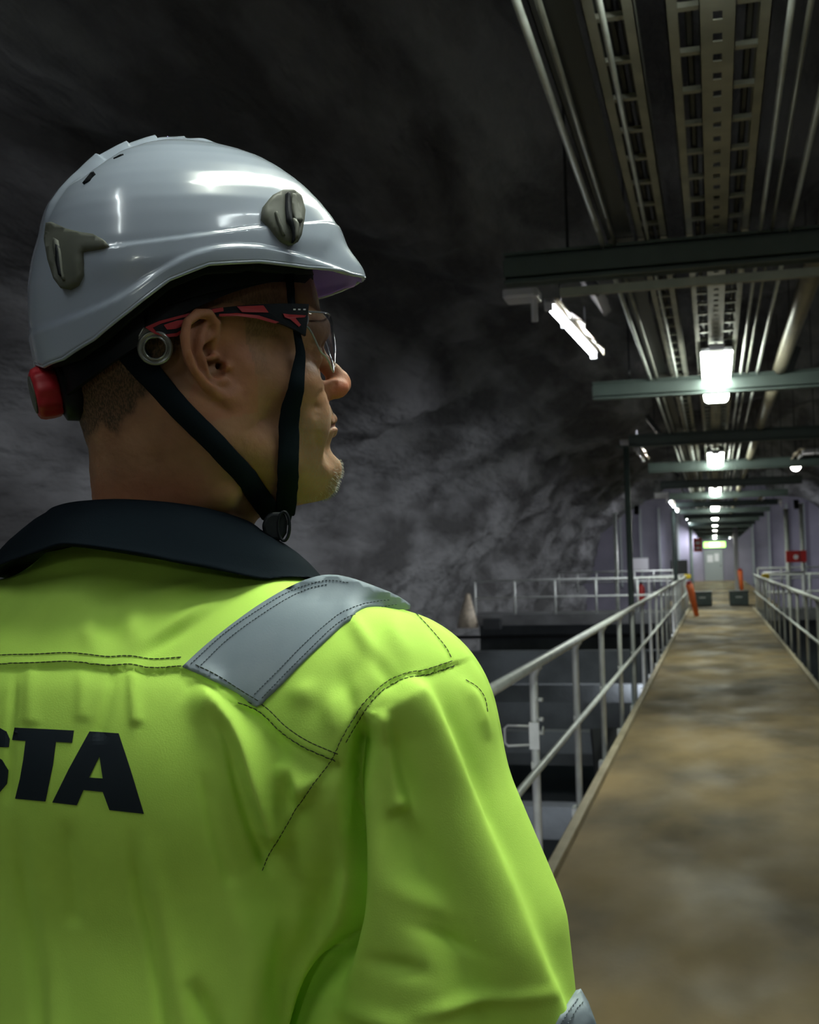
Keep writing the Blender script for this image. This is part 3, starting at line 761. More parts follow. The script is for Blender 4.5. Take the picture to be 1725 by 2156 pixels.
_mm = _nt.nodes.new('ShaderNodeMath'); _mm.operation = 'MULTIPLY'; _nt.links.new(_fr.outputs[0], _mm.inputs[0]); _nt.links.new(_iv.outputs[0], _mm.inputs[1]); _fr.inputs[0].default_value = 1.8
_nt.links.new(_mm.outputs[0], _mx.inputs[0]); _nt.links.new(_tr.outputs[0], _mx.inputs[1]); _nt.links.new(_gl.outputs[0], _mx.inputs[2]); _nt.links.new(_mx.outputs[0], _o.inputs[0])

person = thing('person', 'man seen from behind in white helmet and lime jacket, looking right', 'person', (BP[0], BP[1], 0))
def pobj(o): o.parent = person; o.matrix_parent_inverse = Matrix.Translation(Vector((-BP[0], -BP[1], 0))); return o

# ---- head, neck
nb = hl(bw((.012, .012, 1.44))); nm = hl(bw((.012, .018, 1.53)))
def skull_fn(P):
    M = np.stack([np.abs(P[:, 0]), P[:, 1], P[:, 2]], -1)
    d = ell(P, (0, -.014, .045), (.077, .098, .092))
    d = su(d, ell(P, (0, .046, .040), (.060, .046, .058)), .03)
    d = su(d, ell(P, (0, .040, -.035), (.058, .052, .078)), .03)
    d = su(d, ell(M, (.051, .050, -.022), (.021, .028, .017)), .018)           # cheekbone
    d = su(d, ell(M, (.040, .066, -.052), (.020, .022, .028)), .02)             # cheek
    d = su(d, chain(M, [(.0595, .012, -.010), (.058, .002, -.060), (.046, .040, -.083), (.012, .084, -.094)], [.013, .015, .016, .016]), .02)
    d = su(d, ell(P, (0, .0895, -.089), (.020, .015, .017)), .012)
    d = su(d, ell(P, (0, .076, -.056), (.034, .026, .030)), .02)
    d = ss(d, ell(M, (.034, .101, .004), (.021, .016, .013)), .012)             # eye socket
    d = su(d, ell(M, (.032, .075, .003), (.014, .0135, .0135)), .003)
    d = su(d, chain(M, [(0, .090, .022), (.028, .088, .026), (.048, .070, .020)], [.010, .010, .008]), .012)
    # nose
    n = chain(P, [(0, .092, .012), (0, .1035, -.003), (0, .1130, -.0140)], [.0065, .0070, .0080])
    n = su(n, ell(P, (0, .1125, -.0195), (.0088, .0108, .0088)), .006)
    n = su(n, ell(M, (.0115, .1035, -.0235), (.0066, .0130, .0082)), .008)
    n = ss(n, ell(M, (.0065, .1095, -.0318), (.0035, .0065, .0055)), .002)
    d = su(d, n, .007)
    d = ss(d, chain(M, [(.016, .1035, -.019), (.0205, .0955, -.030)], [.0012, .0010]), .003)
    d = ss(d, chain(M, [(.0225, .0985, -.024), (.031, .090, -.042), (.034, .082, -.055)], [.0030, .0022, .001]), .010)   # nasolabial fold
    # lips
    d = su(d, chain(M, [(0, .1030, -.0480), (.012, .1000, -.0490), (.025, .0890, -.0540)], [.0050, .0048, .002]), .004)
    d = su(d, chain(M, [(0, .1015, -.0600), (.012, .0985, -.0590), (.024, .0885, -.0555)], [.0062, .0055, .002]), .005)
    d = ss(d, chain(M, [(0, .1085, -.0542), (.012, .1045, -.0542), (.027, .0910, -.0550)], [.0016, .0015, .0014]), .003)
    d = ss(d, cone(P, (-.014, .101, -.0735), (.014, .101, -.0735), .005, .005), .014)
    d = ss(d, ell(M, (.036, .093, -.072), (.006, .008, .013)), .014)
    # neck
    d = su(d, chain(P, [(0, -.052, -.010), (0, -.042, -.055), tuple(nm), tuple(nb)], [.060, .060, .064, .076]), .028)
    d = su(d, chain(M, [(.060, -.030, -.035), (.050, -.010, -.10)], [.018, .014]), .03)
    d = su(d, ell(P, (0, .045, -.104), (.030, .040, .012)), .03)
    return d
# ---- ear, grown out of the side of the head
EAR_AT = np.array([.0700, -.006, -.004]); EAR_ROT = rotm(0, math.radians(8), 0); EAR_S = np.array([.90, .92, .83]); _ea = math.radians(19)
EAR_H = np.array([[math.cos(_ea), -math.sin(_ea), 0], [math.sin(_ea), math.cos(_ea), 0], [0, 0, 1]])   # rear edge swings away from the head
def ear_local(M): return (((M-EAR_AT) @ EAR_ROT) @ EAR_H)/EAR_S
def ear_fn(P, d):
    # local: x outwards, y forward, z up ; canal at the origin
    hx = [(-.004, -.006, .006), (-.001, -.006, .013), (.004, -.004, .024), (.009, -.003, .035), (.012, -.010, .0435), (.0135, -.021, .0445), (.0135, -.031, .038), (.013, -.0365, .026), (.012, -.037, .012), (.0095, -.033, -.004), (.007, -.025, -.017), (.005, -.014, -.028), (.004, -.006, -.034)]
    h = chain(P, hx, [.002, .0028, .0038, .0044, .0048, .0050, .0050, .0048, .0046, .0044, .0042, .0045, .0050])
    h = su(h, ell(P, (.002, .001, -.034), (.0050, .0085, .0130)), .007)
    pl = chain(P, [(.004, -.014, .036), (.004, -.024, .024), (.003, -.025, .008), (.000, -.018, -.008), (.000, -.008, -.022), (.000, -.002, -.030)], [.0110, .0110, .0110, .0105, .0085, .0080])
    pl = np.maximum(pl, P[:, 0]-.0050+.04*P[:, 1]); pl = np.maximum(pl, -.004-P[:, 0]-.25*(P[:, 1]+.03))
    h = su(h, pl, .004)
    ah = chain(P, [(.0070, -.013, .034), (.0080, -.021, .022), (.0085, -.0245, .008), (.0070, -.020, -.007), (.005, -.011, -.016), (.004, -.004, -.0185)], [.0030, .0038, .0040, .0038, .0034, .0034])
    ah = su(ah, chain(P, [(.006, -.008, .025), (.0075, -.020, .018)], [.0026, .0036]), .004)
    h = su(h, ah, .005)
    h = ss(h, chain(P, [(.0155, -.013, .037), (.0155, -.027, .032), (.0155, -.0305, .014), (.0125, -.027, -.003), (.0095, -.019, -.014)], [.0030, .0050, .0046, .0034, .0020]), .004)
    d = su(d, h, .005)
    d = ss(d, ell(P, (.0075, -.0095, -.003), (.0125, .0090, .0130)), .004)      # concha bowl
    d = ss(d, ell(P, (.0085, -.0125, .0120), (.0085, .0085, .0060)), .004)
    d = su(d, chain(P, [(.000, -.004, .006), (.002, -.010, .005), (.001, -.014, .004)], [.0030, .0026, .0015]), .003)   # crus
    d = su(d, cone(P, (-.004, .006, -.004), (.0050, .0020, -.005), .007, .0036), .004)          # tragus
    d = su(d, ell(P, (.0045, -.006, -.0180), (.004, .0055, .004)), .003)
    d = ss(d, cone(P, (.003, -.0030, -.004), (-.012, .002, -.002), .0038, .0028), .002)         # canal
    return d
def head_fn(P):
    d = skull_fn(P); M = np.stack([np.abs(P[:, 0]), P[:, 1], P[:, 2]], -1)
    E = ear_local(M).astype(np.float32); k = (np.abs(E[:, 0]) < .030) & (np.abs(E[:, 1]+.012) < .042) & (np.abs(E[:, 2]) < .062)
    if k.any():
        w = ear_fn(E[k], d[k]); b = np.minimum(np.minimum(.042-np.abs(E[k][:, 1]+.012), .062-np.abs(E[k][:, 2])), .030-np.abs(E[k][:, 0]))
        t = sst(b/.004).astype(np.float32); d[k] = d[k]*(1-t)+w*t
    return d
hv, hq = sdf_mesh(head_fn, (-.112, -.135, -.24), (.112, .135, .15), .0015)
hv = refine(head_fn, hv, 2, 2.5e-4)
def mask_set(o, name, arr):
    a = o.data.attributes.new(name, 'FLOAT', 'POINT'); a.data.foreach_set('value', np.asarray(arr, np.float32))

# ---- low resolution rest of the body: torso, arms, hands, legs (inside the clothes)
SH = (.198, -.03, 1.355); EL = (.290, -.045, 1.085); WR = (.315, .10, .865)
def hand_chains(sx):
    o = np.array(WR)*V(sx, 1, 1); out = []
    fwd = np.array([sx*.02, .16, -.98]); fwd /= np.linalg.norm(fwd); side = np.array([0, 1, .16]); side /= np.linalg.norm(side); inn = np.array([-sx, 0, 0])
    out.append(([o, o+fwd*.05, o+fwd*.085], [.024, .030, .026]))
    for k, (l, off) in enumerate(((.072, .030), (.080, .010), (.074, -.010), (.058, -.029))):
        b = o+fwd*.088+side*off; p1 = b+fwd*l*.5+inn*l*.12; p2 = p1+fwd*l*.30+inn*l*.25; p3 = p2+fwd*l*.12+inn*l*.28
        out.append(([o+fwd*.05+side*off*.7, b, p1, p2, p3], [.012, .0105, .0092, .0085, .0075]))
    t0 = o+fwd*.03+side*.028; out.append(([t0, t0+fwd*.03+side*.02+inn*.01, t0+fwd*.06+side*.026+inn*.02, t0+fwd*.082+side*.024+inn*.028], [.014, .012, .0105, .009]))
    return out
HC = [hand_chains(1), hand_chains(-1)]
def body_fn(P):
    M = np.stack([np.abs(P[:, 0]), P[:, 1], P[:, 2]], -1)
    d = ell(P, (0, .0, 1.20), (.165, .105, .26))
    d = su(d, chain(P, [(0, 0, 1.40), (0, 0, 1.47)], [.075, .060]), .05)
    d = su(d, chain(M, [(.02, -.01, 1.40), SH, EL, WR], [.06, .055, .042, .027]), .03)
    d = su(d, ell(P, (0, 0, .95), (.155, .105, .13)), .06)
    d = su(d, chain(M, [(.09, 0, .90), (.11, .01, .50), (.12, -.01, .10)], [.085, .058, .042]), .03)
    d = su(d, chain(M, [(.12, -.02, .07), (.125, .12, .05)], [.045, .035]), .02)
    for hc in HC:
        for pts, rs in hc: d = np.minimum(d, chain(P, pts, rs))
    return d
bv, bq = sdf_mesh(body_fn, (-.42, -.20, .0), (.42, .26, 1.52), .0075)
bv = laplace(refine(body_fn, bv, 1), bq, 1, .3)
hvW = hw(hv); bW = bw(bv)
# fold detail of the face, written on the near side and mirrored
head = np_mesh('body', np.vstack([hvW, bW]), np.vstack([hq, bq+len(hv)]), M_SKIN)
pobj(head)
v, n = mesh_arrays(head); L = hl(v)
A = np.stack([np.abs(L[:, 0]), L[:, 1], L[:, 2]], -1); uvp = project(hw(A)); isH = np.zeros(len(v)); isH[:len(hv)] = 1
near = isH*(A[:, 0] > .004)
def crease(pts, w, dep, a=.2, b=.2):
    global v
    sd, pos = line_field(uvp, pts); v = v-n*(near*dep*np.exp(-(sd/w)**2)*fade(pos, a, b))[:, None]
crease([(520, 1000), (490, 960), (455, 900)], 10, .0006)
for c in ([(655, 742), (672, 748), (690, 752)], [(650, 722), (665, 724), (680, 732)], [(640, 735), (655, 745), (668, 760)]): crease(c, 2.5, .0010)
crease([(676, 868), (668, 850), (684, 815)], 6, .0016); crease([(672, 880), (664, 868), (668, 845)], 7, .0016); crease([(672, 905), (668, 930), (678, 950)], 9, .0020)
nz = fbm(L*260, 2, 31)*.00018+fbm(L*60, 2, 5)*.0005
v = v+n*(nz*isH)[:, None]
set_co(head, v)
zz, yy, xx = L[:, 2], L[:, 1], np.abs(L[:, 0])
nzm = fbm(L*90, 3, 77)*.004
hairline = .004+(-.066)*sst((-.02-yy)/.085)+nzm*2       # sideburn height forwards, nape low at the back
hair = isH*sst((zz-hairline)/.014)*sst((.052-yy+nzm)/.010)
hair = np.maximum(hair, isH*.5*sst((yy-.012)/.006)*sst((.034-yy)/.006)*sst((zz+.022+nzm)/.012)*(xx > .04)*(zz < .03))
hair = np.clip(hair*(.55+.45*sst((-yy-.0)/.05)), 0, 1)
stub = isH*sst((-.030-zz)/.025)*sst((yy-.018)/.05)*(zz > -.118)
stub = np.maximum(stub*.45, isH*sst((yy-.078)/.014)*sst((-.090-zz)/.014)*.95)
mask_set(head, 'stubble', stub)
lip = isH*sst((yy-.090)/.006)*np.exp(-((zz+.054)/.0085)**4)*(xx < .026)
mask_set(head, 'lip', lip*.7)
fl = isH*(np.exp(-(((yy-.112)/.016)**2+((zz+.024)/.014)**2))*.7)
_E = ear_local(A); isE = isH*(np.abs(_E[:, 1]+.012) < .036)*(np.abs(_E[:, 2]) < .052)*(_E[:, 0] > -.002)
hair = hair*(1-isE); mask_set(head, 'hair', hair*.92)
mask_set(head, 'flush', np.clip(fl+isE*.25+isH*.35*sst((-.075-zz)/.03)*sst((-.01-yy)/.03), 0, 1))
HEADBVH = bvh_of(head)

def bristles():
    rnd = random.Random(5); m = MB(); HB = HEADBVH; k = 0
    while k < 420:
        x = rnd.uniform(-.022, .030); z = rnd.uniform(-.117, -.084); a = hw((x, .14, z)); dr = HR @ np.array([0, -1, 0.0])
        if rnd.random() > .35+.65*((-.084-z)/.033): continue
        r = HB.ray_cast(Vector(a), Vector(dr)); k += 1
        if r[0] is None: continue
        p = np.array(r[0]); nn = np.array(r[1]); nn = nn if nn@dr < 0 else -nn
        t = nn*.7+HR @ np.array([rnd.uniform(-.3, .3), .25, -.75]); t /= np.linalg.norm(t); L_ = rnd.uniform(.0015, .0034)
        m.tube([p-nn*.0003, p+nn*L_*.35+t*L_*.3, p+t*L_], [.00011, .0001, .00003], 3, cap=False)
    o = m.build('chin_stubble', material('grey_bristle', (.42, .40, .36), .6)); o['kind'] = 'stuff'; return pobj(o)
bristles()
# ================================================================== HELMET
helmet = thing('safety_helmet', 'white glossy safety helmet with grey clips worn by the man', 'helmet', tuple(hw((0, 0, .08))))
_hm = Matrix.Identity(4)
for i in range(3):
    for j in range(3): _hm[i][j] = HR[i][j]
    _hm[i][3] = hw((0, 0, .08))[i]
helmet.matrix_world = _hm
_hinv = _hm.inverted()
def hobj(o, parent=None):
    """the part is modelled in world space; hang it on the helmet (or one of its parts)"""
    o.parent = parent or helmet; o.matrix_parent_inverse = _hinv if parent is None else Matrix.Identity(4)
    return o
T = np.array([  # height, front, back, side reach from the axis at y=-.020 (metres, head frame)
 (-.030,.150,.1155,.104),(.010,.152,.1175,.107),(.039,.1525,.1200,.1095),(.068,.1495,.1185,.1105),(.088,.1450,.1145,.1090),(.104,.1390,.1090,.106),(.116,.1320,.1040,.1025),
 (.127,.1240,.0980,.097),(.138,.1145,.0900,.090),(.1475,.1045,.0810,.0820),(.1570,.0925,.0695,.0720),(.1650,.0800,.0580,.0615),(.1710,.0660,.0450,.0505),(.1762,.0510,.0320,.0385),(.1798,.0350,.0190,.0255),(.1818,.0180,.0090,.0130),(.1822,0,0,0)])
_ph = np.radians([0, 15, 30, 50, 70, 90, 105, 120, 135, 150, 165, 180])
_rz = np.array([.0735, .071, .0655, .0640, .0660, .0635, .0530, .0330, .0145, .0035, .0010, .0070])
def shell_point(phi, t, extra=0.0):
    """phi 0 = front, t 0 rim .. 1 crown"""
    ap = np.abs(phi); zr = np.interp(ap, _ph, _rz)
    tz = np.linspace(0, 1, len(T)); t0 = np.interp(zr, T[:, 0], tz); tt = t0+(1-t0)*t
    z = np.interp(tt, tz, T[:, 0]); f = np.interp(tt, tz, T[:, 1]); b = np.interp(tt, tz, T[:, 2]); s = np.interp(tt, tz, T[:, 3])
    c, sn = np.cos(phi), np.sin(phi); fb = np.where(c > 0, f, b); p = 2.15
    r = (np.abs(c/np.maximum(fb, 1e-6))**p+np.abs(sn/np.maximum(s, 1e-6))**p)**(-1/p)
    r = np.where(tt >= .99999, 0, r)
    return np.stack([r*sn, -.020+r*c, z], -1), zr
NP, NT = 420, 170
phi = np.linspace(-np.pi, np.pi, NP, endpoint=False); tt = (np.linspace(0, 1, NT))**1.0
PH, TT = np.meshgrid(phi, tt); pts, zr = shell_point(PH.ravel(), TT.ravel()); 
_t = pts.reshape(NT, NP, 3)
for _ in range(6):                                  # even out the profile table along the meridians
    _t[1:-1] = .5*_t[1:-1]+.25*(_t[:-2]+_t[2:])
pts = _t.reshape(-1, 3)
idx = np.arange(NT*NP).reshape(NT, NP)
quad = np.stack([idx[:-1], idx[1:], np.roll(idx[1:], -1, 1), np.roll(idx[:-1], -1, 1)], -1).reshape(-1, 4)
shell = np_mesh('shell', hw(pts), quad, M_SHELL)
v, n = mesh_arrays(shell); L = hl(v); out = np.sign(((L-np.array([0, -.02, .06])) @ HR.T * n).sum(1).mean()); n = n*out
n[(NT-1)*NP:] = HR[:, 2]; n[:NP] = n[NP:2*NP]
A = np.stack([np.abs(L[:, 0]), L[:, 1], L[:, 2]], -1); uvp = project(hw(A))
side = sst((A[:, 0]-.010)/.03)
dsp = np.zeros(len(v))
# lower band standing proud along the rim
sd, pos = line_field(uvp, [(40, 705), (90, 688), (170, 660), (250, 624), (325, 576), (390, 540), (460, 520), (540, 519), (620, 535), (700, 560), (752, 583), (800, 605)])
dsp += .0026*sst((sd+3)/8)*sst(pos/.06)
# shoulder line running between the two clips
sd, pos = line_field(uvp, [(120, 540), (200, 524), (240, 518), (400, 497), (560, 476), (640, 471), (700, 470), (745, 500)])
dsp += .0020*sst((sd+2.5)/5)*sst(1-(sd-30)/60)*side*sst((1-pos)/.12)*sst(pos/.15)
# central comb with four stepped vents
arc = A[:, 1]; lat = A[:, 0]; back = np.degrees(np.arctan2(A[:, 2]-.075, -(A[:, 1]+.020)*.95))     # 0 rear .. 90 crown
comb = sst((.030-lat)/.010)*sst((back-16)/14)*sst((112-back)/10)
dsp += .0032*comb
for k, b0 in enumerate((58, 71.5, 84, 96)):
    u = (back-(b0-12))/12
    dsp += .0024*sst((.034-.006*k-lat)/.008)*np.where((u > 0) & (u <= 1), u**1.3, 0)*sst((1.03-u)/.05)
    # dished scoop just ahead of and beside each hood
    uu = (back-(b0-6))/9; dsp -= .0030*np.exp(-((lat-.036+.004*k)/.007)**2)*np.exp(-(uu**4))
# brim lips outwards at the very front
fr = sst((A[:, 1]-.088)/.035)*sst((.093-A[:, 2])/.018)
dd = v+n*dsp[:, None]; dloc = hl(dd); dloc[:, 1] += fr*.0085; dloc[:, 2] -= fr*.0035
dd = hw(dloc)
set_co(shell, dd); hobj(shell)
bpy.context.view_layer.update()
sm = shell.modifiers.new('wall', 'SOLIDIFY'); sm.thickness = .0032; sm.offset = -1; print('shell out', out)
shell.data.materials.append(M_INNER); shell.data.materials.append(M_SHELL); sm.material_offset = 1; sm.material_offset_rim = 2
SB = bvh_of(shell)
rimv = dd[:NP]; rn = n[:NP]
rim = MB().tube([tuple(p-q*.0013) for p, q in zip(rimv, rn)]+[tuple(rimv[0]-rn[0]*.0013)], .0016, 8, cap=False).build('rim_bead', M_SHELL, smooth=True); hobj(rim)
# black inner liner, open at the brim
lt = np.linspace(0.0, 1, 46); PH2, TT2 = np.meshgrid(np.linspace(-np.pi, np.pi, 120, endpoint=False), lt)
lp, _ = shell_point(PH2.ravel(), TT2.ravel()); c0 = np.array([0, -.02, .05]); lp = c0+(lp-c0)*np.array([.90, .90, .93]); lp[:, 2] += .000
fr2 = sst((np.cos(PH2.ravel())-.25)/.4); lp[:, 1] -= fr2*.026*sst((.13-lp[:, 2])/.05); lp[:, 2] -= .004*(1-fr2)*(TT2.ravel() < .03)
i2 = np.arange(46*120).reshape(46, 120)
liner = np_mesh('liner', hw(lp), np.stack([i2[:-1], np.roll(i2[:-1], -1, 1), np.roll(i2[1:], -1, 1), i2[1:]], -1).reshape(-1, 4), M_LINER); hobj(liner)
so = liner.modifiers.new('wall', 'SOLIDIFY'); so.thickness = .008; so.offset = 0
# clips
rc = patch(SB, [(107, 474), (119, 472), (150, 486), (178, 493), (203, 497), (222, 508), (235, 523), (222, 527), (179, 533), (183, 556), (182, 580), (170, 602), (152, 611), (137, 608), (122, 588), (110, 550), (103, 508)], 9, 'rear_clip', M_CLIPM, None, lift=.0016, thick=.0030, dome=.0004, flat=8); hobj(rc)
bpy.context.view_layer.update()
def bpart(o, par): o.parent = par; o.matrix_parent_inverse = par.matrix_world.inverted(); return o
rcb = bvh_of(rc)
s1 = patch(rcb, [(116, 502), (123, 506), (128, 530), (134, 575), (138, 590), (130, 586), (120, 552), (115, 520)], 7, 'clip_rim', M_CLIPM, None, lift=0, thick=.0022); bpart(s1, rc)
s2 = patch(rcb, [(122, 516), (126, 518), (129, 545), (134, 584), (128, 580), (122, 550)], 7, 'clip_slot', M_BLACKP, None, lift=.0022, thick=.0006); bpart(s2, rc)
fc = patch(SB, [(545, 468), (550, 440), (566, 420), (588, 409), (610, 408), (626, 420), (634, 450), (632, 468), (626, 500), (618, 515), (603, 521), (585, 512), (566, 490)], 9, 'front_clip', M_CLIPM, None, lift=.0022, thick=.0040, dome=.0005, flat=8); hobj(fc)
bpy.context.view_layer.update(); fcb = bvh_of(fc)
s3 = patch(fcb, [(611, 410), (620, 411), (628, 440), (636, 468), (622, 472), (612, 450)], 7, 'clip_wing', M_CLIPM, None, lift=0, thick=.0030); bpart(s3, fc)
s4 = patch(fcb, [(601, 409), (606, 410), (608, 440), (611, 465), (620, 476), (622, 500), (613, 512), (616, 495), (611, 478), (603, 466), (600, 440)], 6, 'clip_slot', M_BLACKP, None, lift=0, thick=.0042); bpart(s4, fc)
s5 = patch(fcb, [(578, 448), (582, 446), (597, 484), (600, 497), (594, 495)], 6, 'clip_groove', M_SHELL if False else M_CLIPM, None, lift=0, thick=.0016); bpart(s5, fc)
s6 = patch(fcb, [(611, 466), (619, 468), (625, 478), (624, 504), (618, 506), (617, 484)], 6, 'clip_hook', M_CLIPM, None, lift=.0, thick=.0052); bpart(s6, fc)
for q in ([(174, 386), (186, 386), (201, 366), (198, 362), (192, 364)], [(239, 334), (248, 336), (262, 329), (260, 325), (254, 326)]):
    o = patch(SB, q, 6, 'vent_slot', M_LINER, None, lift=-.0006, thick=.0012); hobj(o)
# a second, mirrored set on the far side
for src in (rc, fc, s1, s2, s3, s4):
    pass
def mirror_copy(o, name, par=None):
    vv, _ = mesh_arrays(o); l = hl(vv); l[:, 0] *= -1
    me = o.data.copy(); me.vertices.foreach_set('co', hw(l).astype(np.float32).ravel()); me.flip_normals(); me.update()
    c = bpy.data.objects.new(name, me); COL.objects.link(c); hobj(c) if par is None else bpart(c, par); return c
rc2 = mirror_copy(rc, 'rear_clip'); fc2 = mirror_copy(fc, 'front_clip'); bpy.context.view_layer.update()
mirror_copy(s1, 'clip_rim', rc2); mirror_copy(s2, 'clip_slot', rc2); mirror_copy(s3, 'clip_wing', fc2); mirror_copy(s4, 'clip_slot', fc2)

# ---- suspension: headband, nape cradle, ratchet knob
def ring_band(zf, zb, hgt_f, hgt_b, grow, name, mat, thick=.003, ph0=-180, ph1=180, ysh=0.0, zs=None):
    m = MB(); n_ = 90; vs = []
    for k in range(n_+1):
        ph = math.radians(ph0+(ph1-ph0)*k/n_); c, s_ = math.cos(ph), math.sin(ph)
        w = (1-c)/2; z = zf+(zb-zf)*w**2.0; h = hgt_f+(hgt_b-hgt_f)*w
        for dz, g in ((0, 0), (h, 0), (h, thick), (0, thick)):
            vs.append((.0785*s_+(grow+g)*s_, -.012+ysh+(.0955 if c > 0 else .1010)*c+(grow+g)*c, z+dz))
    fs = [(4*i+j, 4*i+(j+1) % 4, 4*i+4+(j+1) % 4, 4*i+4+j) for i in range(n_) for j in range(4)]
    if ph1-ph0 < 359: fs += [(0, 1, 2, 3), (4*n_+3, 4*n_+2, 4*n_+1, 4*n_)]
    m.add([tuple(hw(p)) for p in vs], fs); return hobj(m.build(name, mat, smooth=False))
ring_band(.062, -.020, .030, .046, .003, 'headband', M_BLACKP)
ring_band(.060, .010, .030, .060, .006, 'crown_cushion', M_LINER)
cradle = ring_band(.055, -.024, .03, .05, .006, 'nape_cradle', M_BLACKP, .004, 118, 242)
K0 = hw((0, -.118, -.014)); kd = hw((0, -.140, -.0175))-K0; kd /= np.linalg.norm(kd)
def turned(c0, ax, prof, name, mat, flutes=0, par=None, n=48, ring=False):
    """lathe a profile [(along, radius), ...] round an axis, with grip flutes"""
    a = np.array(ax)/np.linalg.norm(ax); u = np.cross(a, (0, 0, 1)); u /= np.linalg.norm(u); w = np.cross(a, u); m = MB(); P = []
    for s_, r_ in prof:
        for k in range(n):
            th = 2*math.pi*k/n; rr = r_*(1+.045*math.cos(flutes*th)) if flutes and r_ > .012 else r_
            P.append(c0+a*s_+u*rr*math.cos(th)+w*rr*math.sin(th))
    fs = [(i*n+k, (i+1)*n+k, (i+1)*n+(k+1) % n, i*n+(k+1) % n) for i in range(len(prof)-1) for k in range(n)]
    if ring: fs += [((len(prof)-1)*n+k, k, (k+1) % n, (len(prof)-1)*n+(k+1) % n) for k in range(n)]
    else: fs += [tuple(range(n)), tuple(range(len(prof)*n-1, (len(prof)-1)*n-1, -1))]
    m.add(P, fs); return m.build(name, mat, smooth=True)
hobj(turned(K0-kd*.012, kd, [(0, .026), (.006, .027), (.014, .025), (.016, .020)], 'ratchet_housing', M_BLACKP))
knob = hobj(turned(K0+kd*.004, kd, [(0, .0185), (.0015, .0200), (.007, .0206), (.014, .0203), (.0175, .0190), (.019, .0165)], 'ratchet_knob', M_KNOB, 10))
bpy.context.view_layer.update()
kf = turned(K0+kd*.0228, kd, [(0, .0150), (.0012, .0148), (.0016, .013)], 'knob_face', M_CLIPM); bpart(kf, knob)

# ---- chin straps, ring and buckle
def hugging(px, py, off, dflt):
    w, nn, dist = on(HEADBVH, px, py)
    d = ray(px, py)
    if w is None or dist > 1.12: return CC+d*dflt, -d
    nn = nn if (CC-w)@nn > 0 else -nn
    nn = nn*.6-d*.4; nn /= np.linalg.norm(nn)
    return w+nn*off, nn
def strap(path, name, off=.004, thick=.0016, dmin=None):
    P = smooth_line([p[:2] for p in path], n=6); W = np.interp(np.linspace(0, 1, len(P)), np.linspace(0, 1, len(path)), [p[2] for p in path])
    pts, nn = [], []; last = .97
    for p in P:
        q, m_ = hugging(p[0], p[1], off, last); last = np.linalg.norm(q-CC); pts.append(q); nn.append(m_)
    pts = np.array(pts); nn = np.array(nn); dep = np.linalg.norm(pts-CC, axis=1)
    # a taut strap bridges hollows: never deeper than its neighbours' chord
    for _ in range(60):
        avg = dep.copy(); avg[1:-1] = .5*(dep[:-2]+dep[2:]); dep = np.minimum(dep, avg+.00005)
    dirs = (pts-CC)/np.linalg.norm(pts-CC, axis=1)[:, None]; pts = CC+dirs*dep[:, None]
    nn = laplace_rows(nn, 8)
    return hobj(strip(pts, W*dep/F_PX, nn, thick, name, M_STRAP, None))
def laplace_rows(N, it):
    N = N.copy()
    for _ in range(it): N[1:-1] = (N[:-2]+2*N[1:-1]+N[2:])/4
    return N/np.linalg.norm(N, axis=1)[:, None]
strap([(248, 700, 60), (290, 758, 56), (340, 815, 50), (400, 880, 47), (455, 937, 46), (510, 1000, 46), (550, 1050, 46), (586, 1098, 44)], 'rear_strap')
strap([(604, 560, 20), (607, 640, 16), (618, 700, 15), (627, 755, 22), (621, 810, 34), (611, 860, 41), (605, 920, 44), (603, 990, 46), (601, 1050, 44), (592, 1100, 38)], 'front_strap', off=.006)
b0 = CC+ray(583, 1112)*.965
bd = CC+ray(583, 1112)*.955
def px_patch_solid(outline, dep, thick, name, mat, par=None, bev=.002):
    """a solid plastic piece cut to an outline in the plane facing back along the wearer's right side"""
    c = np.mean(outline, 0); nn = -ray(*c); P = [CC+ray(*p)*(dep/(ray(*p)@-nn)) for p in outline]; m = MB(); k = len(P)
    m.add([tuple(p+nn*thick/2) for p in P]+[tuple(p-nn*thick/2) for p in P], [tuple(range(k)), tuple(range(2*k-1, k-1, -1))]+[(i+k, (i+1) % k+k, (i+1) % k, i) for i in range(k)])
    o = m.build(name, mat, smooth=False); bevel(o, bev, 3, .5); return o
bk = hobj(px_patch_solid([(572, 1078), (600, 1078), (606, 1096), (604, 1122), (594, 1138), (572, 1138), (556, 1126), (551, 1106), (560, 1086)], .955, .014, 'buckle', M_BLACKP, bev=.004))
rg = MB(); c_ = CC+ray(598, 1108)*.948; uu = np.array([1, 0, 0.]); vv_ = np.array([0, 0, 1.])
ringp = [c_+.0045*math.cos(a)*CM[:, 0]+.0115*math.sin(a)*CM[:, 1] for a in np.linspace(0, 2*math.pi, 25)]
hobj(rg.tube(ringp, .0013, 8, cap=False).build('adjuster_ring', M_BLACKP, smooth=True))
q, nn = hugging(328, 731, .009, .95)
hobj(turned(q, nn, [(0, .0128), (.003, .0132), (.0045, .0122), (.0045, .0110), (.003, .0098), (.003, .0092), (.0045, .0088), (.0042, .0078), (0, .0075)], 'strap_ring', M_RING, ring=True))
lug = hobj(px_patch_solid([(291, 706), (300, 690), (322, 688), (345, 700), (330, 712), (305, 716), (300, 740), (292, 735)], float(np.linalg.norm(q-CC))-.001, .004, 'strap_lug', M_RING, bev=.001))

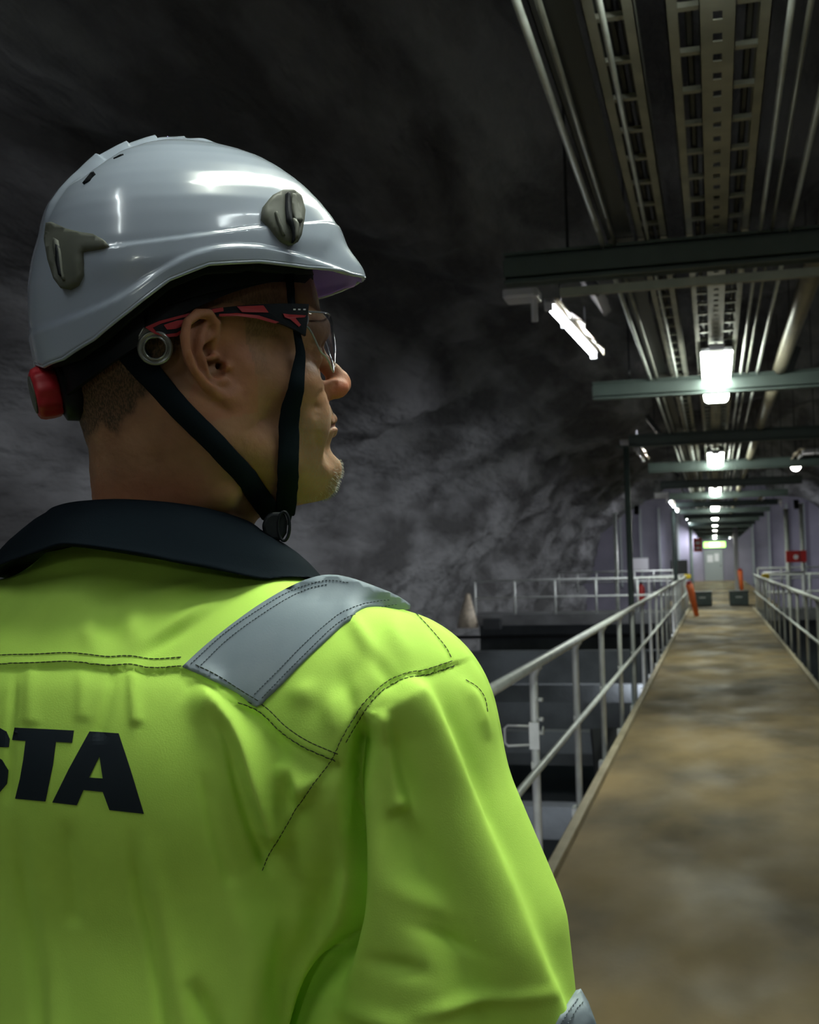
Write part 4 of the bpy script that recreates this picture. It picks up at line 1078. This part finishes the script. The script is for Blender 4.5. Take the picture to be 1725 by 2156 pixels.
# ================================================================== SAFETY GLASSES
glasses = thing('safety_glasses', 'clear wraparound safety glasses with black and red temple arms on his face', 'glasses', tuple(hw((0, .09, .03))))
bpy.context.view_layer.update()
def gobj(o): return bpart(o, glasses)
def head_plane(px, py, x):
    d = ray(px, py); o = HR.T @ (CC-HP); dl = HR.T @ d; return o+dl*((x-o[0])/dl[0])
def arm_x(y): return np.interp(y, [-.06, -.02, .02, .05, .075], [.083, .0835, .0815, .077, .0705])
def arm_piece(outline, lift, th, name, mat, sx=1, bev=.0008):
    P = []
    for p in outline:
        l = head_plane(p[0], p[1], .08); l = head_plane(p[0], p[1], arm_x(l[1])+lift); P.append(l)
    P = np.array(P); k = len(P); Q = P.copy(); Q[:, 0] -= th
    vs = np.vstack([P, Q]); vs[:, 0] *= sx
    from mathutils.geometry import tessellate_polygon
    tri = tessellate_polygon([[Vector((p[1], p[2], 0)) for p in P]])
    fs = [tuple(t) for t in tri]+[tuple(i+k for i in reversed(t)) for t in tri]+[(i+k, (i+1) % k+k, (i+1) % k, i) for i in range(k)]
    m = MB().add([tuple(hw(p)) for p in vs], fs); o = m.build(name, mat)
    bm = bmesh.new(); bm.from_mesh(o.data); bmesh.ops.recalc_face_normals(bm, faces=bm.faces); bm.to_mesh(o.data); bm.free()
    return gobj(o)
def sl(p, n=4): return [tuple(q) for q in smooth_line(p, n=n)]
top = sl([(305, 689), (330, 676), (380, 663), (430, 652), (480, 646), (540, 641), (600, 639), (651, 640)])
bot = sl([(644, 707), (628, 698), (600, 684), (560, 672), (520, 665), (470, 664), (430, 670), (395, 690), (372, 706), (350, 708), (325, 700)])
for sx in (1, -1):
    a = arm_piece(top+bot, .0, .0042, 'temple_arm', M_BLACKP, sx)
    if sx == 1:
        bpy.context.view_layer.update()
        def sub(o, nm=None): o.parent = a; o.matrix_parent_inverse = a.matrix_world.inverted(); return o
        for q_, nm in (([(306, 689), (335, 676), (380, 664), (420, 655), (420, 660), (380, 670), (340, 681), (322, 690), (330, 700), (350, 704), (372, 701), (395, 686), (396, 692), (373, 708), (350, 710), (325, 702)], 'red_trim'),
                   ([(345, 684), (372, 675), (400, 672), (392, 684), (372, 692), (352, 694)], 'red_inlay'), ([(440, 652), (470, 647), (471, 655), (441, 660)], 'red_inlay'),
                   ([(499, 645), (555, 643), (566, 658), (510, 657)], 'red_inlay'), ([(462, 661), (500, 659), (545, 664), (588, 678), (580, 681), (540, 670), (500, 665), (462, 666)], 'red_trim'),
                   ([(596, 660), (612, 662), (645, 664), (642, 668), (622, 669), (634, 684), (630, 688), (612, 672), (600, 668)], 'red_inlay')):
            sub(arm_piece(q_, .0006, .0014, nm, M_REDP, 1))
        for x0 in (618, 628, 639): sub(arm_piece([(x0, 650), (x0+5, 650), (x0+5, 653), (x0, 653)], .0005, .001, 'white_mark', M_WHITE, 1))
# lens: curved shield from hinge to hinge
NLU, NLV = 61, 25; vs = []
for i in range(NLU):
    a = -1+2*i/(NLU-1); ax = abs(a); x = .0685*math.sin(a*math.pi/2)**1 if False else .0685*(a*(1.35-.35*a*a))
    y = .0645+.0365*(1-ax**2.3)
    zt = .037-.003*ax; zb = .003+(-.015)*math.exp(-((ax-.50)/.20)**2)+.020*sst(np.array((ax-.80)/.2)).item()+.020*math.exp(-(ax/.14)**2)
    for j in range(NLV):
        w = j/(NLV-1); z = zb+(zt-zb)*w; bul = .0060*(1-(2*w-1)**2); 
        vs.append(tuple(hw((x*(1+bul*2), y+bul*.4-.004*(1-w)**2*0, z))))
fs = [(i*NLV+j, (i+1)*NLV+j, (i+1)*NLV+j+1, i*NLV+j+1) for i in range(NLU-1) for j in range(NLV-1)]
lens = gobj(MB().add(vs, fs).build('lens', M_GLASS, smooth=True))
so = lens.modifiers.new('wall', 'SOLIDIFY'); so.thickness = .0020; so.offset = 0
bpy.context.view_layer.update()
edge = [i*NLV for i in range(NLU)]+[(NLU-1)*NLV+j for j in range(1, NLV)]+[i*NLV+NLV-1 for i in range(NLU-2, -1, -1)]+[j for j in range(NLV-2, -1, -1)]
bpart(MB().tube([vs[i] for i in edge], .0008, 8, cap=False).build('lens_edge', material('lens_edge_plastic', (.34, .36, .38), .15, spec=.8), smooth=True), lens)
# ================================================================== JACKET
def jacket_fn(P):
    M = np.stack([np.abs(P[:, 0]), P[:, 1], P[:, 2]], -1)
    d = ell(P, (0, .0, 1.20), (.205, .142, .27))
    d = su(d, ell(P, (0, -.035, 1.33), (.175, .118, .115)), .04)
    d = su(d, chain(P, [(-.165, -.032, 1.355), (0, -.030, 1.375), (.165, -.032, 1.355)], [.078, .092, .078]), .03)
    d = su(d, chain(P, [(0, -.015, 1.38), (0, -.002, 1.452)], [.120, .088]), .06)
    d = su(d, chain(M, [(.03, -.012, 1.420), (.12, -.024, 1.405), (.208, -.037, 1.368)], [.066, .072, .082]), .03)
    d = su(d, chain(P, [(0, .0, 1.10), (0, .0, .84)], [.150, .160])+0, .05)
    d = su(d, chain(M, [(.205, -.038, 1.350), (.259, -.042, 1.215), (.279, -.050, 1.085), (.298, .02, .99), (.313, .092, .890)], [.082, .084, .077, .066, .050]), .028)
    d = su(d, ell(P, (0, .0, .90), (.200, .145, .26)), .05)
    d = np.maximum(d, .80-P[:, 2])                                          # hem
    d = np.maximum(d, -ell(P, (0, .010, 1.53), (.070, .072, .055)))          # neck opening
    return d
jv, jq = sdf_mesh(jacket_fn, (-.42, -.24, .77), (.42, .24, 1.56), .0050)
jv = laplace(refine(jacket_fn, jv, 2, 6e-4), jq, 3, .5)
def subdivide(v, q):
    """one linear split of every quad, then a gentle relax"""
    n = len(v); E = np.concatenate([q[:, [0, 1]], q[:, [1, 2]], q[:, [2, 3]], q[:, [3, 0]]]); Es = np.sort(E, 1)
    U, inv = np.unique(Es, axis=0, return_inverse=True); inv = inv.ravel(); mid = (v[U[:, 0]]+v[U[:, 1]])/2; c = v[q].mean(1)
    m = len(q); e = inv.reshape(4, m).T+n; ci = np.arange(m)+n+len(U)
    Q = np.concatenate([np.stack([q[:, 0], e[:, 0], ci, e[:, 3]], 1), np.stack([e[:, 0], q[:, 1], e[:, 1], ci], 1), np.stack([ci, e[:, 1], q[:, 2], e[:, 2]], 1), np.stack([e[:, 3], ci, e[:, 2], q[:, 3]], 1)])
    return laplace(np.vstack([v, mid, c]), Q, 2, .5), Q
jv, jq = subdivide(jv, jq)
jacket = np_mesh('jacket', bw(jv), jq, M_LIME); pobj(jacket)
v, n = mesh_arrays(jacket); v0 = v.copy()
if ((v-np.array([BP[0], BP[1], 1.2]))*n).sum(1).mean() < 0: print('jacket normals flipped')
uv = project(v); facing = sst(((CC-v)*n).sum(1)/np.linalg.norm(CC-v, axis=1)/.12+.2)*sst((v[:, 2]-.93)/.10)
LB = bl(v)
D = np.zeros(len(v))
def ridge(pts, wl, wr, h, a=.15, b=.15, w2=None):
    """a fold: crest along pts; wl / wr = fall-off in photo pixels on the left / right of travel"""
    sd, pos = line_field(uv, pts); k = 1 if w2 is None else (1+(w2-1)*pos)
    w = np.where(sd > 0, wr, wl)*k; return facing*h*np.exp(-(sd/w)**2)*fade(pos, a, b)
def step(pts, h, w=5, a=0, b=0, reach=60):
    """cloth on the right of travel (image down side) lies lower by h"""
    sd, pos = line_field(uv, pts); return -facing*h*sst((sd+w)/(2*w))*np.exp(-np.maximum(sd, 0)/reach)*fade(pos, a, b)
def lump(x, y, rx, ry, h, ang=0):
    c, s_ = math.cos(math.radians(ang)), math.sin(math.radians(ang)); dx = uv[:, 0]-x; dy = uv[:, 1]-y
    return facing*h*np.exp(-((dx*c+dy*s_)/rx)**2-((-dx*s_+dy*c)/ry)**2)
mm = .001
# sleeve: the long sharp crease, its lit flank and the dark hollow beside it
D += ridge([(845, 1425), (905, 1530), (962, 1680), (1010, 1800), (1062, 1930), (1112, 2060), (1165, 2190)], 30, 70, 21*mm, .06, .0, 1.3)
D += ridge([(800, 1500), (830, 1600), (880, 1760), (930, 1900), (1000, 2060), (1050, 2190)], 60, 60, -13*mm, .1, 0)
D += ridge([(765, 1500), (742, 1600), (730, 1700), (728, 1800), (722, 1900), (700, 1990), (668, 2080), (640, 2190)], 30, 13, -32*mm, .08, 0)
D += ridge([(690, 1690), (690, 1800), (668, 1900), (640, 2000), (618, 2100), (600, 2190)], 46, 26, -12*mm, .3, 0)
D += ridge([(795, 1495), (812, 1560), (828, 1640), (852, 1715)], 18, 26, 11*mm, .12, .10)
D += lump(856, 1712, 42, 26, 4*mm, 30)
D += ridge([(905, 1440), (960, 1560), (1010, 1700), (1060, 1850)], 26, 26, -4*mm, .2, .3)
D += ridge([(975, 1420), (1010, 1480), (1035, 1560)], 12, 16, 3*mm, .3, .3)
D += lump(905, 1905, 75, 28, 5*mm, 25)+lump(1000, 2112, 95, 16, 7*mm, -14)+lump(835, 2040, 60, 20, -5*mm, 12)+lump(800, 2150, 70, 20, 5*mm, 20)+lump(950, 1985, 70, 14, -4*mm, 20)
# back panel: raking bright fold and its crease
D += ridge([(405, 1440), (470, 1500), (520, 1570), (552, 1650), (585, 1735), (600, 1790)], 22, 40, 15*mm, .12, .12)
D += ridge([(440, 1490), (478, 1560), (500, 1650), (525, 1730), (556, 1810), (565, 1850)], 26, 10, -6*mm, .15, .15)
D += ridge([(585, 1600), (625, 1640), (655, 1700)], 16, 26, 6*mm, .2, .3)+lump(655, 1650, 26, 22, 5*mm)+lump(600, 1690, 22, 40, -4*mm, -10)
D += ridge([(560, 1545), (600, 1600), (620, 1680)], 14, 14, -3*mm, .2, .2)
for pts, w, h in (([(28, 1720), (42, 1850), (60, 2000), (80, 2190), (95, 2320)], 18, -4), ([(65, 1700), (85, 1850), (100, 2000), (118, 2190), (130, 2320)], 24, 2.2), ([(268, 1735), (292, 1880), (318, 1990), (345, 2190), (365, 2320)], 16, -4), ([(305, 1760), (330, 1880), (360, 2000), (395, 2190), (420, 2320)], 26, 2.8),
                  ([(135, 1720), (150, 1860), (150, 1960)], 20, -3), ([(395, 2060), (425, 2120), (455, 2190), (490, 2320)], 22, -6), ([(480, 1850), (520, 1990), (520, 2100), (500, 2190), (490, 2320)], 44, 4), ([(425, 1620), (450, 1750), (490, 1870)], 16, -2.5),
                  ([(30, 1405), (24, 1500), (20, 1600), (15, 1700)], 10, -2.5), ([(240, 1400), (225, 1480), (205, 1560)], 15, -2.5), ([(275, 1395), (280, 1470), (286, 1530)], 15, 3.4), ([(168, 1400), (172, 1460), (170, 1520)], 17, 1.6), ([(62, 1390), (62, 1460), (62, 1530)], 18, 2.0), ([(395, 1440), (430, 1420), (470, 1445)], 14, 3)):
    D += ridge(pts, w, w*.7, h*mm, .2, .1 if pts[-1][1] < 2100 else 0)
D += lump(590, 2060, 26, 90, -12*mm, 8)+lump(640, 1960, 22, 60, 5*mm, 5)
# yoke: soft billows
for x, y, rx, ry, h, a in ((140, 1265, 60, 22, 4, -20), (245, 1255, 40, 18, -3.5, -10), (230, 1318, 26, 34, -4, 10), (190, 1335, 22, 30, 3.5, 0), (282, 1322, 22, 34, 4, 5), (350, 1345, 70, 16, -4, -32), (395, 1300, 70, 14, 4.5, -30), (370, 1240, 60, 12, 2.5, -12), (430, 1262, 70, 12, -2.5, -12), (560, 1195, 60, 14, 2.5, 10),
                          (110, 1210, 90, 16, -2, -8), (765, 1340, 16, 60, 5, -32), (730, 1420, 60, 26, -4, -50), (800, 1400, 16, 60, -3.5, -30), (840, 1345, 20, 50, 3, -25), (640, 1460, 30, 26, 4, -20), (700, 1500, 22, 50, 3.5, -10), (735, 1470, 16, 50, -3, -18)):
    D += lump(x, y, rx, ry, h*mm, a)
# seams: yoke lapped over the back panel, sleeve head over the armhole
yoke = [(-120, 1412), (0, 1404), (70, 1402), (150, 1399), (225, 1407), (270, 1405), (320, 1412), (385, 1408), (440, 1440), (500, 1484), (545, 1503), (590, 1545), (640, 1578), (704, 1606)]
arm = [(556, 1835), (572, 1800), (610, 1735), (655, 1665), (700, 1606), (722, 1560), (745, 1520), (775, 1478), (812, 1443), (852, 1424), (900, 1414), (955, 1396)]
D += step(yoke, 3.6*mm, 3, 0, 0, 40)
sd, pos = line_field(uv, arm)
D += -facing*3.4*mm*sst((sd+3.5)/7)*np.exp(-np.maximum(sd, 0)/26)*sst((pos-.05)/.1)
D += ridge([(862, 1278), (900, 1315), (935, 1357), (957, 1394)], 5, 5, -1.2*mm, 0, 0)
D += facing*fbm(LB*np.array([7, 7, 5]), 3, 21)*.0028+fbm(LB*np.array([16, 16, 9]), 2, 8)*.0009
v = v+n*D[:, None]; set_co(jacket, v)
bpy.context.view_layer.update()
JB = bvh_of(jacket)
def jpart(o): return bpart(o, jacket)
# ---- reflective tape over the shoulder blade and on the sleeve
tape = jpart(patch(JB, smooth_line([(385, 1405), (430, 1364), (480, 1324), (540, 1281), (600, 1245), (650, 1223), (692, 1215), (735, 1221), (790, 1240), (835, 1259), (864, 1279), (845, 1280), (812, 1283), (760, 1296), (728, 1313), (690, 1347), (640, 1394), (590, 1446), (562, 1472), (540, 1489), (500, 1460), (440, 1430)], step=12).tolist(), 11, 'reflective_band', M_TAPE, None, lift=.0012, thick=.0008))
tape2 = jpart(patch(JB, [(1168, 2160), (1180, 2136), (1198, 2112), (1216, 2084), (1232, 2112), (1246, 2150), (1262, 2200), (1150, 2215)], 12, 'reflective_band', M_TAPE, None, lift=.0015, thick=.0010))
# ---- printed letters on the back: the visible end of the word
def letter(outl, name, holes=()): return jpart(patch(JB, outl, 8, name, M_PRINT, None, lift=.0004, thick=.0003, holes=holes, smooth=False))
letter([(32, 1532), (156, 1538), (152, 1564), (118, 1562), (112, 1610), (96, 1687), (33, 1681), (43, 1640), (50, 1600), (55, 1560), (27, 1558)], 'letter_T')
letter([(189, 1540), (250, 1544), (275, 1620), (303, 1713), (231, 1705), (217, 1667), (176, 1663), (162, 1695), (111, 1689), (145, 1620)], 'letter_A', [[(210, 1592), (217, 1639), (188, 1637)]])
letter([(-75, 1540), (-40, 1527), (-5, 1530), (14, 1540), (21, 1556), (19, 1573), (-8, 1573), (-12, 1558), (-35, 1553), (-45, 1562), (-30, 1578), (5, 1600), (18, 1622), (15, 1650), (0, 1668), (-30, 1678), (-70, 1672), (-60, 1648), (-30, 1655), (-14, 1645), (-18, 1628), (-55, 1604), (-80, 1575)], 'letter_S')
# ---- stitching: dashes of thread laid along the seams
def stitches(lines, mat, dash=9, gap=4, r=.00042, lift=.0006, bvh=None, name='stitching'):
    m = MB(); bvh = bvh or JB
    for L in lines:
        P = smooth_line(L, step=3.0); cum = np.r_[0, np.cumsum(np.linalg.norm(np.diff(P, axis=0), axis=1))]; s_ = 0
        while s_+dash < cum[-1]:
            pts = []
            for u in (s_, s_+dash/2, s_+dash):
                x = np.interp(u, cum, P[:, 0]); y = np.interp(u, cum, P[:, 1]); w, nn, _ = on(bvh, x, y)
                if w is not None: nn = nn if (CC-w)@nn > 0 else -nn; pts.append(w+nn*lift)
            if len(pts) == 3 and np.linalg.norm(pts[2]-pts[0]) < .02: m.tube(pts, [r*.7, r, r*.7], 5)
            s_ += dash+gap
    return jpart(m.build(name, mat, smooth=True))
def off(pts, d):
    P = smooth_line(pts, step=12); t = np.gradient(P, axis=0); t /= np.linalg.norm(t, axis=1)[:, None]; return np.stack([P[:, 0]+t[:, 1]*d, P[:, 1]-t[:, 0]*d], -1).tolist()
yl = yoke[:8]; yr = yoke[9:]
stitches([off(yl, 6), off(yl, 24), off(yr, 5), off(yr, 20)], M_THREAD, 10, 1.5, .00042)
stitches([off(arm, 5), off(arm[5:], -6), [(868, 1284), (902, 1320), (936, 1360), (950, 1385)], [(980, 1432), (1005, 1448), (1020, 1470), (1026, 1500)]], M_THREAD, 9, 2, .00034)
bpy.context.view_layer.update(); TB = bvh_of(tape)
stitches([[(402, 1398), (470, 1336), (540, 1287), (600, 1251), (650, 1230), (692, 1222), (735, 1227)], [(418, 1406), (480, 1346), (550, 1295), (610, 1258), (655, 1238), (695, 1230)],
          [(536, 1462), (590, 1408), (640, 1357), (690, 1312), (726, 1287), (780, 1268), (826, 1262)], [(552, 1470), (600, 1420), (650, 1370), (700, 1322), (735, 1299), (785, 1281), (838, 1272)],
          ], M_THREADG, 4.5, 3.0, .00038, .0005, TB, 'tape_stitching')
stitches([[(412, 1400), (460, 1424), (505, 1452), (548, 1478)], [(396, 1411), (450, 1438), (500, 1466), (535, 1484)]], M_THREAD, 9, 2, .0004, .0005, TB, 'tape_end_stitching')
bpy.context.view_layer.update(); TB2 = bvh_of(tape2)
stitches([[(1180, 2156), (1200, 2125), (1220, 2100)], [(1194, 2156), (1212, 2128), (1228, 2110)]], M_THREADG, 4.5, 3, .00038, .0006, TB2, 'cuff_tape_stitching')

# ---- collar: folded band standing round the neck
def collar():
    K = 121; m = MB(); rows = []
    for k in range(K):
        ph = math.radians(-158+316*k/(K-1))           # 0 = nape, +-158 = open front ; + goes to his right
        c, s_ = math.cos(ph), math.sin(ph); a = abs(math.degrees(ph))/158; rt = s_ > 0
        zt = 1.536-.060*a**1.7-.012*max(0, a-.6); zb_ = 1.498-(.060 if rt else .045)*a**1.35+.004*math.cos(ph*3)
        rt_x = .094+.0*a; rt_y = .088
        top = np.array([rt_x*s_, -rt_y*c+.012, zt])
        flare = 1.0+.0*a
        bx = .150 if rt else .132; botm = np.array([bx*s_*flare, -(.134-.010*a)*c+.010, zb_-.006*(1 if rt else 0)*a])
        inn = np.array([(rt_x-.012)*s_, -(rt_y-.012)*c+.012, zt-.040])
        row = [inn, top*.5+inn*.5+np.array([0, 0, .004]), top-np.array([.003*s_, -.003*c, -.0030])]
        wob = .0035*math.sin(ph*5+.6)+.0016*math.sin(ph*11)
        for t in (0.0, .06, .16, .3, .45, .6, .75, .88, .96, 1.0):
            p = top*(1-t)+botm*t; bul = .004*math.sin(math.pi*min(1, t*1.1))
            row.append(p+np.array([bul*s_, -bul*c, bul*.6])+np.array([s_, -c, 0])*wob*t)
        row.append(botm+np.array([-.002*s_, .002*c, -.0022])); row.append(botm*.9+top*.1+np.array([-.005*s_, .005*c, -.004]))
        rows.append(row)
    R_ = len(rows[0]); P = np.array(rows).reshape(-1, 3)
    m.v = [tuple(p) for p in bw(P)]; m.f = [(k*R_+i, (k+1)*R_+i, (k+1)*R_+i+1, k*R_+i+1) for k in range(K-1) for i in range(R_-1)]
    m.f += [(k*R_+R_-1, (k+1)*R_+R_-1, (k+1)*R_, k*R_) for k in range(K-1)]
    return m.build('collar', M_NAVY, smooth=True)
col = jpart(collar())
# keep the loose edge of the collar just above the shoulders
vv, _ = mesh_arrays(col)
for i in range(len(vv)):
    loc, nrm, _i, dist = JB.find_nearest(Vector(vv[i]))
    if loc is not None:
        dlt = Vector(vv[i])-loc; s_ = dlt.dot(nrm)
        if s_ < .0035: vv[i] = np.array(loc)+np.array(nrm)*.0035 if s_ > -.03 else vv[i]
_c = bl(vv); vv = vv+np.stack([np.zeros(len(vv)), -np.ones(len(vv)), .5*np.ones(len(vv))], -1)*(fbm(_c*np.array([16, 16, 30]), 3, 44)*.0022+fbm(_c*np.array([6, 6, 40]), 2, 4)*.0012)[:, None]
set_co(col, vv)
# cuffs, hem and trousers, boots
def cuff(sx):
    m = MB(); a = np.array([.308*sx, .075, .912]); b = np.array([.3165*sx, .104, .868])
    m.tube([tuple(bw(a)), tuple(bw(a*.5+b*.5)), tuple(bw(b))], [.058, .056, .052], 24); return jpart(m.build('cuff', M_NAVY, smooth=True))
cuff(1); cuff(-1)
def trouser_fn(P):
    M = np.stack([np.abs(P[:, 0]), P[:, 1], P[:, 2]], -1)
    d = ell(P, (0, 0, .93), (.172, .120, .16)); d = su(d, chain(M, [(.09, 0, .88), (.115, .01, .50), (.122, -.01, .12)], [.105, .080, .072]), .03)
    return np.maximum(d, .075-P[:, 2])
tv, tq = sdf_mesh(trouser_fn, (-.25, -.18, .05), (.25, .18, 1.1), .010); tv = laplace(refine(trouser_fn, tv, 1), tq, 2)
pobj(np_mesh('trousers', bw(tv), tq, M_NAVY))
for sx in (1, -1):
    def boot_fn(P, sx=sx):
        d = chain(P, [(.122*sx, -.015, .14), (.122*sx, -.018, .075)], [.060, .056]); d = su(d, chain(P, [(.122*sx, -.02, .050), (.127*sx, .08, .048), (.130*sx, .15, .042)], [.046, .050, .042]), .03)
        return np.maximum(d, .004-P[:, 2])
    b_v, b_q = sdf_mesh(boot_fn, (.122*sx-.1, -.12, -.01), (.122*sx+.1, .24, .23), .008)
    pobj(np_mesh('boot', bw(laplace(refine(boot_fn, b_v, 1), b_q, 1)), b_q, M_BOOT))
